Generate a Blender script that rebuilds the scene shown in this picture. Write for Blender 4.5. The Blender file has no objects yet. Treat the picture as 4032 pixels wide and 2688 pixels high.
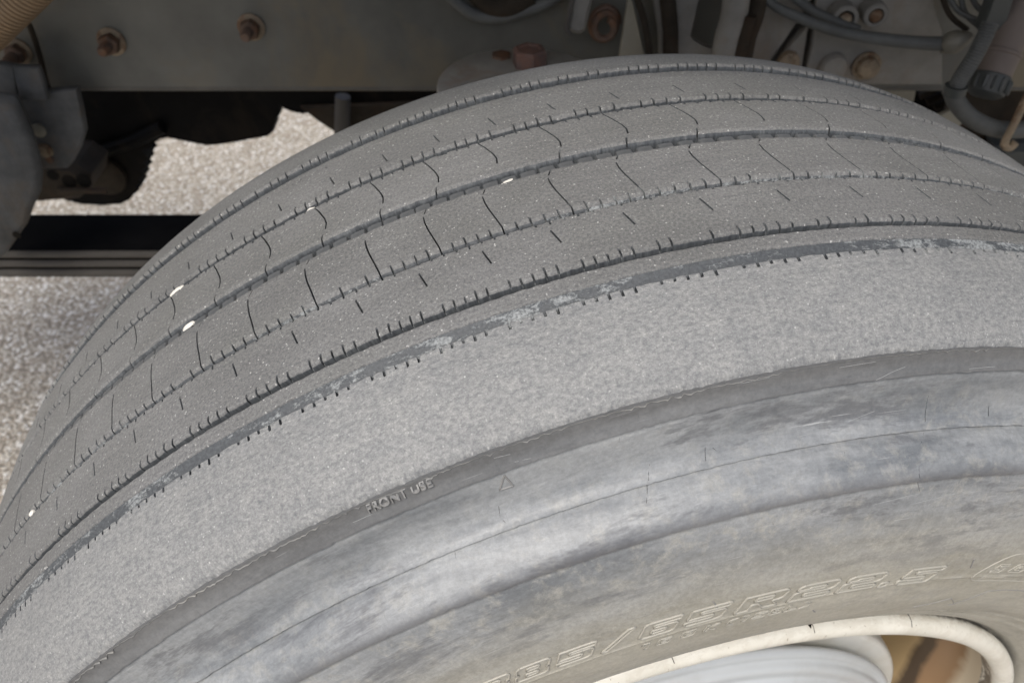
import bpy, math, random
import numpy as np
from mathutils import Vector, Matrix

random.seed(7)
rng = np.random.default_rng(7)
S = bpy.context.scene
COL = S.collection

# ------------------------------------------------------------------ camera
cd = bpy.data.cameras.new("camera")
cam = bpy.data.objects.new("camera", cd)
COL.objects.link(cam)
cam.location = (-0.09505, -0.39230, 1.26120)
cam.rotation_euler = (math.radians(90 - 42.851), 0, 0)
cd.sensor_width = 36.0
cd.lens = 28.486
cd.clip_start = 0.01
cd.clip_end = 400
cd.dof.use_dof = True
cd.dof.focus_distance = 0.38
cd.dof.aperture_fstop = 13.0
cd.dof.aperture_blades = 0
S.camera = cam

# ------------------------------------------------------------------ daylight (thin overcast)
SUN_EL, SUN_AZ = math.radians(58), math.radians(205)      # azimuth measured from +Y towards +X
w = bpy.data.worlds.new("World")
S.world = w
w.use_nodes = True
nt = w.node_tree
sky = nt.nodes.new("ShaderNodeTexSky")
sky.sky_type = 'NISHITA'
sky.sun_disc = False
sky.sun_elevation = SUN_EL
sky.sun_rotation = SUN_AZ
sky.air_density = 0.9
sky.dust_density = 4.5
sky.ozone_density = 1.0
bg = nt.nodes["Background"]
bg.inputs[1].default_value = 0.085
nt.links.new(sky.outputs[0], bg.inputs[0])
sl = bpy.data.lights.new("sun", 'SUN')
sl.energy = 1.5
sl.angle = math.radians(30)
sl.color = (1.0, 0.98, 0.93)
sun = bpy.data.objects.new("sun", sl)
COL.objects.link(sun)
sd = Vector((math.cos(SUN_EL) * math.sin(SUN_AZ), math.cos(SUN_EL) * math.cos(SUN_AZ), math.sin(SUN_EL)))
sun.rotation_euler = sd.to_track_quat('Z', 'Y').to_euler()
S.view_settings.view_transform = 'Standard'
S.view_settings.look = 'None'
S.view_settings.exposure = 0.78
S.view_settings.gamma = 1.0
S.cycles.max_bounces = 6

# ------------------------------------------------------------------ node helpers
def new_mat(name):
    m = bpy.data.materials.new(name)
    m.use_nodes = True
    return m, m.node_tree, m.node_tree.nodes["Principled BSDF"]

def N(t, kind, **kw):
    n = t.nodes.new(kind)
    for k, v in kw.items():
        setattr(n, k, v)
    return n

def inp(t, sock, v):
    if isinstance(v, bpy.types.NodeSocket):
        t.links.new(v, sock)
    else:
        sock.default_value = v

def coord(t, uv=True, scale=(1, 1, 1)):
    tc = N(t, "ShaderNodeTexCoord")
    mp = N(t, "ShaderNodeMapping")
    t.links.new(tc.outputs["UV" if uv else "Object"], mp.inputs[0])
    mp.inputs["Scale"].default_value = scale
    return mp.outputs[0]

def noise(t, vec, scale, detail=3, rough=0.6, dist=0.0):
    n = N(t, "ShaderNodeTexNoise")
    t.links.new(vec, n.inputs["Vector"])
    n.inputs["Scale"].default_value = scale
    n.inputs["Detail"].default_value = detail
    n.inputs["Roughness"].default_value = rough
    n.inputs["Distortion"].default_value = dist
    return n.outputs["Fac"]

def ramp(t, fac, a, b, lo=0.0, hi=1.0):
    n = N(t, "ShaderNodeMapRange")
    t.links.new(fac, n.inputs[0])
    n.inputs[1].default_value = a
    n.inputs[2].default_value = b
    n.inputs[3].default_value = lo
    n.inputs[4].default_value = hi
    return n.outputs[0]

def mix(t, fac, a, b, mode='MIX'):
    n = N(t, "ShaderNodeMix", data_type='RGBA', blend_type=mode)
    inp(t, n.inputs[0], fac)
    for s, v in ((n.inputs[6], a), (n.inputs[7], b)):
        if isinstance(v, bpy.types.NodeSocket):
            t.links.new(v, s)
        else:
            s.default_value = (*v, 1)
    return n.outputs[2]

def mth(t, op, a, b=0.0):
    n = N(t, "ShaderNodeMath", operation=op)
    inp(t, n.inputs[0], a)
    inp(t, n.inputs[1], b)
    return n.outputs[0]

def bump(t, bs, h, strength, dist):
    n = N(t, "ShaderNodeBump")
    n.inputs["Strength"].default_value = strength
    n.inputs["Distance"].default_value = dist
    t.links.new(h, n.inputs["Height"])
    t.links.new(n.outputs[0], bs.inputs["Normal"])

# ------------------------------------------------------------------ materials
def mat_tread():
    m, t, b = new_mat("worn_tread_rubber")
    v = coord(t)
    fine = noise(t, v, 1300, 2, 0.7)
    med = noise(t, v, 620, 4, 0.75, 0.0)
    big = noise(t, v, 9, 4, 0.6)
    patch = noise(t, coord(t, True, (0.35, 1, 1)), 28, 4, 0.65)
    c = mix(t, ramp(t, big, 0.35, 0.65), (0.136, 0.138, 0.134), (0.176, 0.178, 0.178))
    c = mix(t, ramp(t, patch, 0.35, 0.65, 0.0, 0.5), c, (0.118, 0.119, 0.120))
    c = mix(t, ramp(t, med, 0.37, 0.63), mix(t, 1.0, c, (0.72, 0.72, 0.73), 'MULTIPLY'), mix(t, 1.0, c, (1.27, 1.27, 1.25), 'MULTIPLY'))
    c = mix(t, ramp(t, fine, 0.40, 0.66), c, mix(t, 1.0, c, (1.25, 1.24, 1.22), 'MULTIPLY'))
    c = mix(t, mth(t, 'MULTIPLY', ramp(t, noise(t, coord(t, True, (0.12, 1.6, 1)), 120, 3, 0.6), 0.50, 0.70), 0.35), c, mix(t, 1.0, c, (0.72, 0.72, 0.74), 'MULTIPLY'))
    vo = N(t, "ShaderNodeTexVoronoi")
    t.links.new(v, vo.inputs["Vector"])
    vo.inputs["Scale"].default_value = 520
    speck = ramp(t, vo.outputs["Distance"], 0.12, 0.30, 1, 0)
    pick = ramp(t, noise(t, v, 380, 2, 0.7), 0.50, 0.74)
    sp = mth(t, 'MULTIPLY', speck, pick)
    c = mix(t, mth(t, 'MULTIPLY', sp, 0.85), c, (0.80, 0.80, 0.77))  # glints of the rubber painted as bright specks
    t.links.new(c, b.inputs["Base Color"])
    b.inputs["Roughness"].default_value = 0.7
    b.inputs["Specular IOR Level"].default_value = 0.3
    bump(t, b, mth(t, 'ADD', fine, mth(t, 'MULTIPLY', med, 0.8)), 0.45, 0.0005)
    return m

def mat_shoulder():
    m, t, b = new_mat("scuffed_shoulder_rubber")
    v = coord(t)
    v2 = coord(t, True, (0.8, 1.25, 1))
    fine = noise(t, v, 1200, 2, 0.7)
    med = noise(t, v2, 450, 5, 0.8, 0.0)
    mid = noise(t, coord(t, True, (0.6, 1.0, 1)), 130, 4, 0.65)
    big = noise(t, v, 14, 4, 0.6)
    c = mix(t, ramp(t, big, 0.35, 0.65), (0.196, 0.199, 0.197), (0.218, 0.221, 0.218))
    c = mix(t, ramp(t, med, 0.36, 0.64), mix(t, 1.0, c, (0.64, 0.65, 0.68), 'MULTIPLY'), mix(t, 1.0, c, (1.32, 1.31, 1.29), 'MULTIPLY'))
    c = mix(t, ramp(t, fine, 0.45, 0.70), c, mix(t, 1.0, c, (1.3, 1.3, 1.28), 'MULTIPLY'))
    c = mix(t, ramp(t, mid, 0.35, 0.65), mix(t, 1.0, c, (0.90, 0.91, 0.92), 'MULTIPLY'), mix(t, 1.0, c, (1.07, 1.07, 1.06), 'MULTIPLY'))
    c = mix(t, mth(t, 'MULTIPLY', ramp(t, noise(t, coord(t, True, (0.10, 1.4, 1)), 150, 3, 0.65), 0.52, 0.70), 0.3), c, mix(t, 1.0, c, (0.76, 0.77, 0.79), 'MULTIPLY'))
    vo = N(t, "ShaderNodeTexVoronoi")
    t.links.new(v, vo.inputs["Vector"])
    vo.inputs["Scale"].default_value = 520
    speck = ramp(t, vo.outputs["Distance"], 0.12, 0.30, 1, 0)
    pick = ramp(t, noise(t, v, 380, 2, 0.7), 0.50, 0.74)
    sp = mth(t, 'MULTIPLY', speck, pick)
    c = mix(t, mth(t, 'MULTIPLY', sp, 0.6), c, (0.72, 0.72, 0.69))  # painted glints again, fainter on the shoulder
    t.links.new(c, b.inputs["Base Color"])
    b.inputs["Roughness"].default_value = 0.6
    b.inputs["Specular IOR Level"].default_value = 0.5
    bump(t, b, mth(t, 'ADD', fine, mth(t, 'MULTIPLY', med, 1.0)), 0.5, 0.0006)
    return m

def mat_groove():
    m, t, b = new_mat("dusty_groove_rubber")
    v = coord(t)
    v2 = coord(t, True, (0.6, 1.3, 1))
    a = noise(t, v2, 150, 5, 0.8, 0.3)
    a2 = noise(t, v, 12, 3, 0.6)
    lime = ramp(t, mth(t, 'ADD', mth(t, 'MULTIPLY', a, 0.6), mth(t, 'MULTIPLY', a2, 0.5)), 0.555, 0.605)
    sp_ = N(t, "ShaderNodeSeparateXYZ")
    t.links.new(v, sp_.inputs[0])
    vv = sp_.outputs[1]
    def near(c0, w0):
        return ramp(t, mth(t, 'ABSOLUTE', mth(t, 'SUBTRACT', vv, c0)), w0, w0 + 0.0015, 1.0, 0.0)
    where = mth(t, 'ADD', mth(t, 'ADD', near(0.5 - 0.0990, 0.005), mth(t, 'MULTIPLY', near(0.5 - 0.0415, 0.005), 0.8)), 0.13)
    lime = mth(t, 'MULTIPLY', lime, mth(t, 'MINIMUM', where, 1.0))
    f = noise(t, v, 700, 2, 0.6)
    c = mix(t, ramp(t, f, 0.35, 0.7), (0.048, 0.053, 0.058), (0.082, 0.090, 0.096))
    c = mix(t, mth(t, 'MULTIPLY', lime, ramp(t, f, 0.3, 0.62, 0.1, 0.75)), c, (0.34, 0.36, 0.36))
    t.links.new(c, b.inputs["Base Color"])
    b.inputs["Roughness"].default_value = 0.6
    bump(t, b, mth(t, 'ADD', f, lime), 0.5, 0.0005)
    return m

def mat_side():
    m, t, b = new_mat("weathered_sidewall_rubber")
    v = coord(t)
    vs = coord(t, True, (0.35, 1.3, 1))
    cloud = noise(t, vs, 26, 6, 0.75, 0.3)
    cloud2 = noise(t, v, 75, 6, 0.78, 0.3)
    mott = noise(t, v, 260, 5, 0.8)
    fine = noise(t, v, 650, 3, 0.65)
    sep = N(t, "ShaderNodeSeparateXYZ")
    um = N(t, "ShaderNodeUVMap", uv_map="radius")
    t.links.new(um.outputs[0], sep.inputs[0])
    rad = sep.outputs[1]                      # second map: distance from the axle in metres
    wob = mth(t, 'ADD', rad, mth(t, 'MULTIPLY', mth(t, 'SUBTRACT', cloud, 0.5), 0.05))
    blue = mix(t, ramp(t, cloud, 0.35, 0.65), (0.135, 0.146, 0.155), (0.285, 0.296, 0.300))
    beige = mix(t, ramp(t, cloud, 0.35, 0.65), (0.270, 0.258, 0.215), (0.385, 0.372, 0.320))
    c = mix(t, ramp(t, wob, 0.395, 0.445, 1, 0), blue, beige)
    warm = ramp(t, cloud2, 0.50, 0.66)
    c = mix(t, mth(t, 'MULTIPLY', warm, ramp(t, wob, 0.455, 0.485, 0.7, 0.15)), c, (0.335, 0.328, 0.295))
    darkp = ramp(t, noise(t, vs, 20, 6, 0.78, 0.3), 0.53, 0.60)
    c = mix(t, mth(t, 'MULTIPLY', mth(t, 'MULTIPLY', darkp, ramp(t, rad, 0.40, 0.45, 0.25, 1.0)), 0.75), c, (0.105, 0.110, 0.118))
    c = mix(t, mth(t, 'ADD', ramp(t, rad, 0.4979, 0.4983, 0.0, 0.72), ramp(t, rad, 0.5020, 0.5060, 0.0, 0.14)), c, (0.095, 0.096, 0.096))  # steep top band: shade of its sideways face put into the colour
    c = mix(t, ramp(t, fine, 0.35, 0.7, 0.0, 0.35), c, mix(t, 1.0, c, (1.35, 1.35, 1.33), 'MULTIPLY'))
    c = mix(t, ramp(t, mott, 0.38, 0.62), mix(t, 1.0, c, (0.87, 0.87, 0.87), 'MULTIPLY'), mix(t, 1.0, c, (1.10, 1.10, 1.10), 'MULTIPLY'))
    # clean rubber at the lowest crease, darkened to paint in its shade
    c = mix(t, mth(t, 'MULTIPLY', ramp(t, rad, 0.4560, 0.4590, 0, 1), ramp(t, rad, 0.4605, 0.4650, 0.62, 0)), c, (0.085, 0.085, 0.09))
    # brake dust and grease where the bead meets the rim
    c = mix(t, mth(t, 'MULTIPLY', ramp(t, rad, 0.2995, 0.3050, 0.85, 0), ramp(t, cloud, 0.38, 0.52)), c, (0.05, 0.048, 0.045))
    # thin white scuffs running round the wall
    vw = coord(t, True, (0.06, 2.4, 1))
    sc = noise(t, vw, 330, 2, 0.6, 0.2)
    scm = mth(t, 'MULTIPLY', ramp(t, sc, 0.685, 0.72), ramp(t, noise(t, v, 22, 2, 0.5), 0.52, 0.62))
    c = mix(t, mth(t, 'MULTIPLY', scm, 0.55), c, (0.55, 0.56, 0.56))
    # fine dark ozone cracks, mostly radial
    vc = coord(t, True, (2.6, 0.35, 1))
    cr = noise(t, vc, 240, 3, 0.7, 1.2)
    crm = mth(t, 'MULTIPLY', ramp(t, cr, 0.335, 0.30), ramp(t, cloud, 0.5, 0.62))
    c = mix(t, mth(t, 'MULTIPLY', crm, 0.5), c, (0.09, 0.09, 0.095))
    t.links.new(c, b.inputs["Base Color"])
    b.inputs["Roughness"].default_value = 0.44
    b.inputs["Specular IOR Level"].default_value = 0.5
    bump(t, b, mth(t, 'ADD', mth(t, 'MULTIPLY', fine, 0.5), mth(t, 'ADD', cloud2, mth(t, 'MULTIPLY', crm, -1.0))), 0.22, 0.0005)
    return m

def mat_simple(name, col, rough=0.6, metal=0.0, var=0.25, scale=30, rust=None, rust_amt=0.0, bstr=0.15, spec=0.5, dist=0.002):
    m, t, b = new_mat(name)
    v = coord(t, False)
    n1 = noise(t, v, scale, 5, 0.65)
    lo = tuple(c * (1 - var) for c in col)
    hi = tuple(min(1, c * (1 + var)) for c in col)
    c = mix(t, ramp(t, n1, 0.3, 0.7), lo, hi)
    if rust:
        n2 = noise(t, v, scale * 0.6, 6, 0.7, 0.5)
        c = mix(t, mth(t, 'MULTIPLY', ramp(t, n2, 0.5, 0.62), rust_amt), c, rust)
    t.links.new(c, b.inputs["Base Color"])
    b.inputs["Roughness"].default_value = rough
    b.inputs["Metallic"].default_value = metal
    b.inputs["Specular IOR Level"].default_value = spec
    if bstr:
        bump(t, b, noise(t, v, scale * 8, 3, 0.6), bstr, dist)
    return m

def mat_ground():
    m, t, b = new_mat("gravelly_pavement")
    v = coord(t, False)
    vo = N(t, "ShaderNodeTexVoronoi")
    t.links.new(v, vo.inputs["Vector"])
    vo.inputs["Scale"].default_value = 135
    vo.inputs["Randomness"].default_value = 1.0
    bw = N(t, "ShaderNodeSeparateColor")
    t.links.new(vo.outputs["Color"], bw.inputs[0])
    big = noise(t, v, 1.4, 4, 0.6)
    c = mix(t, ramp(t, bw.outputs[0], 0.0, 1.0), (0.34, 0.295, 0.235), (0.66, 0.615, 0.53))
    c = mix(t, ramp(t, bw.outputs[1], 0.80, 0.88), c, (0.86, 0.84, 0.79))
    c = mix(t, ramp(t, bw.outputs[2], 0.85, 0.93), c, (0.48, 0.41, 0.33))
    c = mix(t, ramp(t, vo.outputs["Distance"], 0.45, 0.75), c, (0.24, 0.205, 0.16))
    c = mix(t, ramp(t, big, 0.3, 0.7), mix(t, 1.0, c, (0.85, 0.84, 0.82), 'MULTIPLY'), c)
    t.links.new(c, b.inputs["Base Color"])
    b.inputs["Roughness"].default_value = 0.85
    bump(t, b, mth(t, 'MULTIPLY', vo.outputs["Distance"], -1.0), 0.7, 0.006)
    return m

MT, MS, MG, MW = mat_tread(), mat_shoulder(), mat_groove(), mat_side()
M_letter = mat_simple("raised_letter_rubber", (0.35, 0.338, 0.295), 0.42, 0, 0.08, 90, bstr=0.1, dist=0.0004)
M_letter_dark = mat_simple("raised_dark_rubber", (0.215, 0.215, 0.21), 0.5, 0, 0.12, 90, bstr=0.1, dist=0.0004)
M_scratch = mat_simple("pale_rubber_scratch", (0.30, 0.31, 0.31), 0.6, 0, 0.2, 200, bstr=0.0)
M_block = mat_simple("groove_block_rubber", (0.092, 0.096, 0.098), 0.5, 0, 0.2, 200, bstr=0.2, dist=0.0005)
def mat_flange():
    m, t, b = new_mat("worn_cream_wheel_paint")
    v = coord(t)
    sep = N(t, "ShaderNodeSeparateXYZ")
    t.links.new(v, sep.inputs[0])
    a = noise(t, coord(t, True, (0.4, 1, 1)), 160, 5, 0.75, 0.2)
    c = mix(t, ramp(t, noise(t, v, 30, 4, 0.6), 0.3, 0.7), (0.64, 0.62, 0.54), (0.76, 0.74, 0.66))
    edge = ramp(t, sep.outputs[1], -0.1665, -0.1605, 0.0, 1.0)
    c = mix(t, mth(t, 'MULTIPLY', mth(t, 'ADD', mth(t, 'MULTIPLY', edge, 0.6), 0.25), ramp(t, a, 0.47, 0.58)), c, (0.45, 0.40, 0.31))
    c = mix(t, mth(t, 'MULTIPLY', ramp(t, sep.outputs[1], -0.1630, -0.1600), ramp(t, a, 0.40, 0.50)), c, (0.16, 0.145, 0.12))
    c = mix(t, ramp(t, noise(t, v, 420, 3, 0.7), 0.66, 0.70, 0, 0.8), c, (0.22, 0.17, 0.11))
    t.links.new(c, b.inputs["Base Color"])
    b.inputs["Roughness"].default_value = 0.4
    bump(t, b, a, 0.15, 0.0004)
    return m
M_flange = mat_flange()
M_torn = mat_simple("torn_rubber_edge", (0.17, 0.17, 0.162), 0.6, 0, 0.3, 45, (0.27, 0.262, 0.235), 0.6, 0.3, dist=0.0005)
M_disc = mat_simple("pale_wheel_paint", (0.60, 0.60, 0.56), 0.42, 0, 0.06, 20, (0.44, 0.40, 0.32), 0.35, bstr=0.05)
M_cover = mat_simple("blue_grey_hub_paint", (0.45, 0.475, 0.485), 0.27, 0, 0.05, 14, (0.37, 0.37, 0.35), 0.4, bstr=0.04)
M_bronze = mat_simple("dusty_brown_barrel", (0.30, 0.195, 0.105), 0.38, 0.35, 0.35, 9, (0.50, 0.40, 0.26), 0.7, 0.08)
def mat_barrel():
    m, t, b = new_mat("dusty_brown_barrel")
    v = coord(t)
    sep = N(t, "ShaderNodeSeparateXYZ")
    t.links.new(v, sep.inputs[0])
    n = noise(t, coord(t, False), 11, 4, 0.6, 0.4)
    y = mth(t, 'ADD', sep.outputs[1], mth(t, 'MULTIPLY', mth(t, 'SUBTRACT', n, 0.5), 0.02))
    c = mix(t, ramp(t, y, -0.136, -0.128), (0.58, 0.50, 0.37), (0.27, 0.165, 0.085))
    c = mix(t, ramp(t, y, -0.113, -0.108), c, (0.055, 0.035, 0.02))  # dark ring paints in the shadow edge of the drop well
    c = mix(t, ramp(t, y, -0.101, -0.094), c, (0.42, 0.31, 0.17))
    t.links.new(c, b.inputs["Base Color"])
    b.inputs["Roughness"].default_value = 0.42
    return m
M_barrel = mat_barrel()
M_rail = mat_simple("dusty_dark_rail_paint", (0.120, 0.120, 0.105), 0.5, 0, 0.38, 5, (0.165, 0.138, 0.092), 0.9, 0.12)
M_lip = mat_simple("dusty_rail_edge", (0.115, 0.108, 0.09), 0.6, 0, 0.2, 20, bstr=0.1)
M_grey = mat_simple("dusty_grey_casting", (0.090, 0.094, 0.095), 0.8, 0, 0.4, 26, (0.12, 0.095, 0.07), 0.5, 0.3, dist=0.002)
M_cast = mat_simple("grimy_bracket_paint", (0.235, 0.225, 0.20), 0.65, 0, 0.25, 14, (0.19, 0.135, 0.09), 0.5, 0.3, dist=0.002)
M_pad = mat_simple("dusty_pale_casting", (0.33, 0.32, 0.29), 0.65, 0, 0.2, 25, (0.30, 0.22, 0.15), 0.5, 0.3, dist=0.002)
M_zinc = mat_simple("yellow_zinc_rust", (0.25, 0.195, 0.13), 0.65, 0.0, 0.4, 70, (0.13, 0.065, 0.03), 0.9, 0.3, dist=0.001)
M_rust = mat_simple("rusty_thread", (0.13, 0.085, 0.06), 0.7, 0.1, 0.35, 80, (0.20, 0.09, 0.04), 0.6, 0.3, dist=0.001)
M_pink = mat_simple("dusty_pink_rust_bolt", (0.15, 0.10, 0.085), 0.7, 0, 0.25, 60, (0.24, 0.12, 0.08), 0.6, 0.3, dist=0.001)
M_black = mat_simple("oily_black_metal", (0.004, 0.004, 0.004), 0.55, 0, 0.4, 14, (0.02, 0.015, 0.01), 0.5, 0.3, spec=0.08)
M_brown = mat_simple("grimy_brown_metal", (0.035, 0.028, 0.02), 0.75, 0, 0.4, 25, (0.05, 0.03, 0.018), 0.6, 0.3, spec=0.2)
M_leaf = mat_simple("black_spring_paint", (0.007, 0.0065, 0.006), 0.9, 0, 0.4, 12, bstr=0.1, spec=0.04)
M_leafedge = mat_simple("dusty_spring_edge", (0.085, 0.078, 0.068), 0.75, 0, 0.2, 22, bstr=0.2)
M_conduit = mat_simple("tan_corrugated_plastic", (0.27, 0.185, 0.105), 0.55, 0, 0.2, 30, bstr=0.05)
M_hose = mat_simple("dusty_rubber_hose", (0.100, 0.104, 0.098), 0.6, 0, 0.25, 30, bstr=0.15)
M_fit = mat_simple("dusty_brass_fitting", (0.20, 0.19, 0.155), 0.5, 0.2, 0.25, 60, bstr=0.2, dist=0.001)
M_res = mat_simple("dusty_pinkish_housing", (0.165, 0.135, 0.115), 0.65, 0, 0.15, 20, bstr=0.1)
M_slab = mat_simple("dark_green_grey_plastic", (0.060, 0.066, 0.062), 0.5, 0, 0.1, 20, bstr=0.05)
M_stone = mat_simple("white_stone", (0.70, 0.68, 0.62), 0.8, 0, 0.12, 300, bstr=0.3, dist=0.0005)
M_pale = mat_simple("pale_dusty_bracket", (0.30, 0.28, 0.22), 0.7, 0, 0.15, 25, bstr=0.1)
M_ground = mat_ground()

# ------------------------------------------------------------------ object helpers
def link(name, me, parent=None, mats=(), loc=None):
    o = bpy.data.objects.new(name, me)
    COL.objects.link(o)
    for m in mats:
        me.materials.append(m)
    if parent is not None:
        o.parent = parent
    if loc is not None:
        o.location = loc
    return o

def mesh(name, V, F, uv=None, smooth=True, sharp=35, midx=None):
    me = bpy.data.meshes.new(name)
    me.from_pydata([tuple(v) for v in V], [], [tuple(f) for f in F])
    if smooth:
        me.polygons.foreach_set("use_smooth", [True] * len(me.polygons))
        me.set_sharp_from_angle(angle=math.radians(sharp))
    if midx is not None:
        me.polygons.foreach_set("material_index", midx)
    me.update()
    return me

def grid_mesh(name, P, UV, closed=True, midx_rows=None, sharp=40):
    """P (rows, cols, 3) in metres -> quad mesh; numpy fast path."""
    R, C = P.shape[:2]
    me = bpy.data.meshes.new(name)
    nc = C if closed else C - 1
    me.vertices.add(R * C)
    me.vertices.foreach_set("co", P.reshape(-1).astype(np.float32))
    i = np.arange(R - 1)[:, None] * C
    j = np.arange(nc)[None, :]
    j2 = (j + 1) % C
    q = np.stack([i + j, i + j2, i + C + j2, i + C + j], -1).reshape(-1, 4)
    nq = len(q)
    me.loops.add(nq * 4)
    me.loops.foreach_set("vertex_index", q.reshape(-1).astype(np.int32))
    me.polygons.add(nq)
    me.polygons.foreach_set("loop_start", np.arange(0, nq * 4, 4, dtype=np.int32))
    me.polygons.foreach_set("loop_total", np.full(nq, 4, dtype=np.int32))
    me.polygons.foreach_set("use_smooth", np.ones(nq, dtype=bool))
    if midx_rows is not None:
        mm_ = np.asarray(midx_rows, dtype=np.int32)
        me.polygons.foreach_set("material_index", np.repeat(mm_, nc) if mm_.ndim == 1 else mm_[:, :nc].reshape(-1))
    me.update(calc_edges=True)
    ul = me.uv_layers.new(name="uv")
    u = UV[..., 0].copy()
    v = UV[..., 1]
    a = np.broadcast_to(np.arange(R - 1)[:, None], (R - 1, nc))
    b = np.broadcast_to(j, (R - 1, nc))
    b2 = np.broadcast_to(j2, (R - 1, nc))
    u2 = np.where(b2 == 0, u[a, b] + 0.004, u[a, b2]) if closed else u[a, b2]
    u3 = np.where(b2 == 0, u[a + 1, b] + 0.004, u[a + 1, b2]) if closed else u[a + 1, b2]
    uvs = np.stack([np.stack([u[a, b], v[a, b]], -1), np.stack([u2, v[a, b2]], -1),
                    np.stack([u3, v[a + 1, b2]], -1), np.stack([u[a + 1, b], v[a + 1, b]], -1)], 2)
    ul.data.foreach_set("uv", uvs.reshape(-1).astype(np.float32))
    me.validate()
    if sharp:
        me.set_sharp_from_angle(angle=math.radians(sharp))
    return me

def label(o, text=None, cat=None, group=None, kind=None):
    if text: o["label"] = text
    if cat: o["category"] = cat
    if group: o["group"] = group
    if kind: o["kind"] = kind
    return o

def empty(name, loc):
    o = bpy.data.objects.new(name, None)
    o.empty_display_size = 0.05
    COL.objects.link(o)
    o.location = loc
    return o

def merge(parts):
    V, F = [], []
    for v, f in parts:
        o = len(V)
        V += [tuple(p) for p in v]
        F += [tuple(i + o for i in q) for q in f]
    return V, F

def frame_of(d):
    d = np.asarray(d, float) / np.linalg.norm(d)
    a = np.array([0, 0, 1.0]) if abs(d[2]) < 0.9 else np.array([1.0, 0, 0])
    x = np.cross(a, d); x /= np.linalg.norm(x)
    return x, np.cross(d, x), d

def tube(path, rad, n=12, cap=True):
    path = np.asarray(path, float)
    rad = np.broadcast_to(rad, len(path))
    V, F = [], []
    T = np.gradient(path, axis=0)
    x0 = None
    for i, p in enumerate(path):
        x, y, d = frame_of(T[i])
        if x0 is not None:
            x = x0 - d * (x0 @ d); x /= np.linalg.norm(x); y = np.cross(d, x)
        x0 = x
        for k in range(n):
            a = 2 * math.pi * k / n
            V.append(p + rad[i] * (math.cos(a) * x + math.sin(a) * y))
    for i in range(len(path) - 1):
        for k in range(n):
            F.append((i * n + k, i * n + (k + 1) % n, (i + 1) * n + (k + 1) % n, (i + 1) * n + k))
    if cap:
        F.append(tuple(range(n - 1, -1, -1)))
        F.append(tuple((len(path) - 1) * n + k for k in range(n)))
    return V, F

def spline(pts, n=8):
    p = np.asarray(pts, float)
    p = np.vstack([2 * p[0] - p[1], p, 2 * p[-1] - p[-2]])
    out = []
    for i in range(1, len(p) - 2):
        for k in range(n):
            t = k / n
            out.append(0.5 * ((2 * p[i]) + (-p[i - 1] + p[i + 1]) * t + (2 * p[i - 1] - 5 * p[i] + 4 * p[i + 1] - p[i + 2]) * t * t
                              + (-p[i - 1] + 3 * p[i] - 3 * p[i + 1] + p[i + 2]) * t ** 3))
    out.append(p[-2])
    return np.array(out)

def disc_stack(c, axis, prof, n=24, rot=0.0):
    """lathe: prof = [(distance along axis, radius)...] round axis from c."""
    x, y, d = frame_of(axis)
    c = np.asarray(c, float)
    V, F = [], []
    for h, r in prof:
        for k in range(n):
            a = 2 * math.pi * k / n + rot
            V.append(c + d * h + r * (math.cos(a) * x + math.sin(a) * y))
    for i in range(len(prof) - 1):
        for k in range(n):
            F.append((i * n + k, i * n + (k + 1) % n, (i + 1) * n + (k + 1) % n, (i + 1) * n + k))
    F.append(tuple(range(n - 1, -1, -1)))
    F.append(tuple((len(prof) - 1) * n + k for k in range(n)))
    return V, F

def slab(outline, thick, bev=0.002, direction=(0, 1, 0)):
    """outline: 3-D points (front face), extruded along direction by thick with a small bevel."""
    P = np.asarray(outline, float)
    d = np.asarray(direction, float)
    c = P.mean(0)
    n = len(P)
    def inset(k):
        v = P - c
        L = np.linalg.norm(v, axis=1)[:, None]
        return c + v * np.maximum(0, 1 - k / L)
    rings = [inset(bev), P + d * bev, P + d * (thick - bev), inset(bev) + d * thick]
    V = np.vstack(rings)
    F = []
    for i in range(3):
        for k in range(n):
            F.append((i * n + k, i * n + (k + 1) % n, (i + 1) * n + (k + 1) % n, (i + 1) * n + k))
    F.append(tuple(range(n - 1, -1, -1)))
    F.append(tuple(3 * n + k for k in range(n)))
    return V, F

def box(lo, hi, bev=0.002):
    lo, hi = np.array(lo, float), np.array(hi, float)
    o = [(lo[0], lo[1], lo[2]), (hi[0], lo[1], lo[2]), (hi[0], lo[1], hi[2]), (lo[0], lo[1], hi[2])]
    return slab(o, hi[1] - lo[1], bev)

def obj(name, vf, mat, parent=None, sharp=35):
    V, F = vf
    if parent is not None and parent.parent is None:
        off = np.array(parent.location)
        V = [np.asarray(v) - off for v in V]
    me = mesh(name, V, F, sharp=sharp)
    return link(name, me, parent, (mat,))

def sub(name, vf, mat, parent):
    """sub-part: the parent's mesh is already in the thing's frame."""
    off = np.array(parent.parent.location)
    V = [np.asarray(v) - off for v in vf[0]]
    return link(name, mesh(name, V, vf[1]), parent, (mat,))

# ================================================================== setting
def ground():
    nx = 60
    xs = np.concatenate([np.linspace(-60, -3, 12, endpoint=False), np.linspace(-3, 3, nx), np.linspace(3, 60, 13)[1:]])
    ys = np.concatenate([np.linspace(-60, -3, 12, endpoint=False), np.linspace(-3, 5, nx), np.linspace(5, 80, 13)[1:]])
    X, Y = np.meshgrid(xs, ys)
    Z = 0.004 * np.sin(X * 1.7 + 1) * np.cos(Y * 1.3) * (np.abs(X) < 4) * (np.abs(Y) < 6) - 0.004
    P = np.stack([X, Y, Z], -1)
    me = grid_mesh("ground", P, P[..., :2], closed=False, sharp=None)
    label(link("ground", me, None, (M_ground,)), kind="structure")
ground()

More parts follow.
